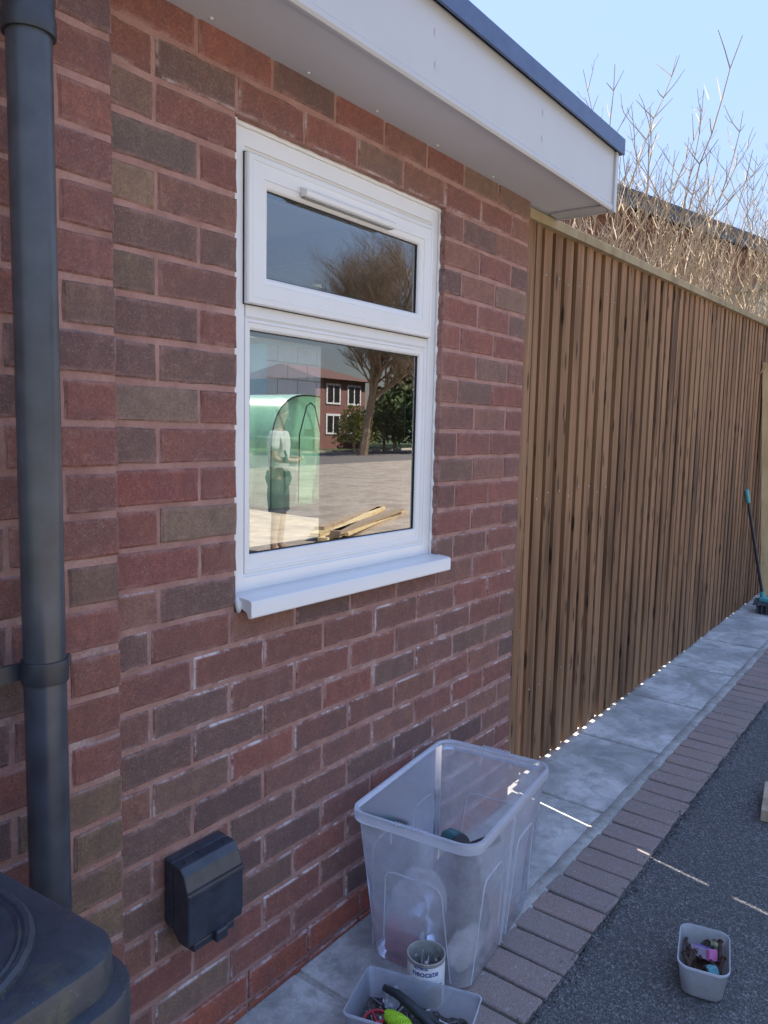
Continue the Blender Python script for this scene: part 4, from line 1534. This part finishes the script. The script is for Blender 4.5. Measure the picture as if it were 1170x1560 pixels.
bush((50, -33.5, G(50, -33)), 4.0, 6.5, 5, leaf_mat('olive_leaf', (.07, .075, .03), (.15, .13, .06)), 'tall olive green hedge beside the opposite house, reflected in the window')
bush((45.5, -32.5, G(45, -32)), 3.0, 4.2, 6, DG, 'round dark bush in front of the opposite house, reflected in the window')
bush((57, -36, G(57, -36)), 4.5, 7.5, 7, leaf_mat('brown_leaf', (.10, .075, .04), (.19, .14, .08)), 'tall brown hedge far along the street, reflected in the window')

ts = thing('timber_stack', 'loose stack of tan timber planks on the drive, reflected in the window', 'timber', (8.2, -5.9, G(8.2, -5.9)), R(-24))
for i in range(9):
    rnd = random.Random(i)
    MB().box(-1.6, 1.7, 0, .14, 0, .045).build('plank', PALE_WOOD if i % 2 else GREY_WOOD, ts, loc=(rnd.uniform(-.3, .3), (i % 3) * .18 - .2, (i // 3) * .047), rot=(0, 0, rnd.uniform(-.06, .06)))

# person standing on the drive, reflected in the window
def skin(name, nodes, edges, mat, parent, root=0, sub=2):
    me = bpy.data.meshes.new(name)
    me.from_pydata([n_[:3] for n_ in nodes], edges, [])
    o = bpy.data.objects.new(name, me)
    COL.objects.link(o)
    m_ = o.modifiers.new('skin', 'SKIN')
    for i, n_ in enumerate(nodes):
        sv = me.skin_vertices[0].data[i]
        sv.radius = (n_[3], n_[4] if len(n_) > 4 else n_[3])
        sv.use_root = (i == root)
    s_ = o.modifiers.new('sub', 'SUBSURF')
    s_.levels = s_.render_levels = sub
    bpy.context.view_layer.update()
    dg = bpy.context.evaluated_depsgraph_get()
    m2 = bpy.data.meshes.new_from_object(o.evaluated_get(dg))
    bpy.data.objects.remove(o)
    for p_ in m2.polygons:
        p_.use_smooth = True
    m2.materials.clear()
    return link(name, m2, mat, parent)
pe = thing('person', 'person in white t-shirt and dark shorts standing on the drive, reflected in window', 'person', (5.40, -4.87, G(5.4, -4.87) - .006), R(150))
SKIN = plain('skin', (.30, .175, .125), .5, var=.08)
body = [(0, 0, .95, .13, .10), (0, 0, 1.15, .13, .095), (0, .0, 1.36, .15, .10), (0, .01, 1.47, .055), (0, -.01, 1.56, .06), (0, -.02, 1.66, .085, .10), (0, -.01, 1.75, .075, .09),
        (.19, 0, 1.40, .055), (.27, -.02, 1.14, .042), (.12, -.24, 1.12, .032), (.06, -.27, 1.14, .036, .02),
        (-.19, 0, 1.40, .055), (-.27, -.02, 1.14, .042), (-.12, -.24, 1.14, .032), (-.05, -.27, 1.16, .036, .02),
        (.10, 0, .88, .09), (.135, -.01, .50, .058), (.15, .02, .10, .038), (.15, -.12, .035, .035),
        (-.10, 0, .88, .09), (-.14, -.01, .50, .058), (-.16, .02, .10, .038), (-.16, -.12, .035, .035), (0, -.115, 1.645, .016)]
skin('body', body, [(0, 1), (1, 2), (2, 3), (3, 4), (4, 5), (5, 6), (2, 7), (7, 8), (8, 9), (9, 10), (2, 11), (11, 12), (12, 13), (13, 14), (0, 15), (15, 16), (16, 17), (17, 18), (0, 19), (19, 20), (20, 21), (21, 22), (5, 23)], SKIN, pe)
skin('t_shirt', [(0, 0, .92, .165, .13), (0, 0, 1.15, .165, .125), (0, .0, 1.36, .18, .125), (0, .0, 1.44, .10), (.20, 0, 1.41, .075), (.26, -.01, 1.22, .068), (-.20, 0, 1.41, .075), (-.26, -.01, 1.22, .068)],
     [(0, 1), (1, 2), (2, 3), (2, 4), (4, 5), (2, 6), (6, 7)], plain('white_cotton', (.46, .46, .45), .9), pe)
sho = MB().tube([(0, 0, 1.0), (0, 0, .92), (0, 0, .83)], [.135, .155, .13], 14)
for sg in (-1, 1):
    sho.tube([(sg * .085, 0, .90), (sg * .11, 0, .72), (sg * .135, -.01, .53)], [.10, .105, .092], 12)
sho.build('shorts', plain('dark_cotton', (.05, .055, .07), .9), pe, smooth=60)
for s in (-1, 1):
    skin('shoe', [(s * .155, .04, .055, .05), (s * .155, -.05, .05, .05, .05), (s * .155, -.15, .04, .045, .04)], [(0, 1), (1, 2)], plain('dark_shoe', (.04, .04, .045), .6), pe, sub=1)
hair = MB()
hair.loft([[(r_ * .080 * math.cos(2 * math.pi * k / 16), -.012 + r_ * .098 * math.sin(2 * math.pi * k / 16) + .01, z_) for k in range(16)] for r_, z_ in ((1.10, 1.69), (1.13, 1.735), (1.05, 1.785), (.8, 1.825), (.35, 1.845))], True, True)
hair.build('hair', plain('grey_hair', (.16, .14, .12), .9), pe, smooth=60)
for sg in (-1, 1):
    MB().tube([(sg * .033, -.122, 1.668), (sg * .033, -.128, 1.668)], .010, 8).build('eye', GASKET, pe)
MB().tube([(-.028, -.112, 1.60), (0, -.120, 1.598), (.028, -.112, 1.60)], .007, 6).build('mouth', plain('lips', (.22, .10, .085), .6), pe)
ph_ = MB().box(-.035, .035, -.006, .006, -.07, .07).build('phone', PIPE_DARK, None, loc=(5.40 - .13, -4.87 + .25, 1.17), rot=(R(-15), 0, R(150)), bevel=.004)
tag(ph_, 'black phone held by the person on the drive', 'phone')
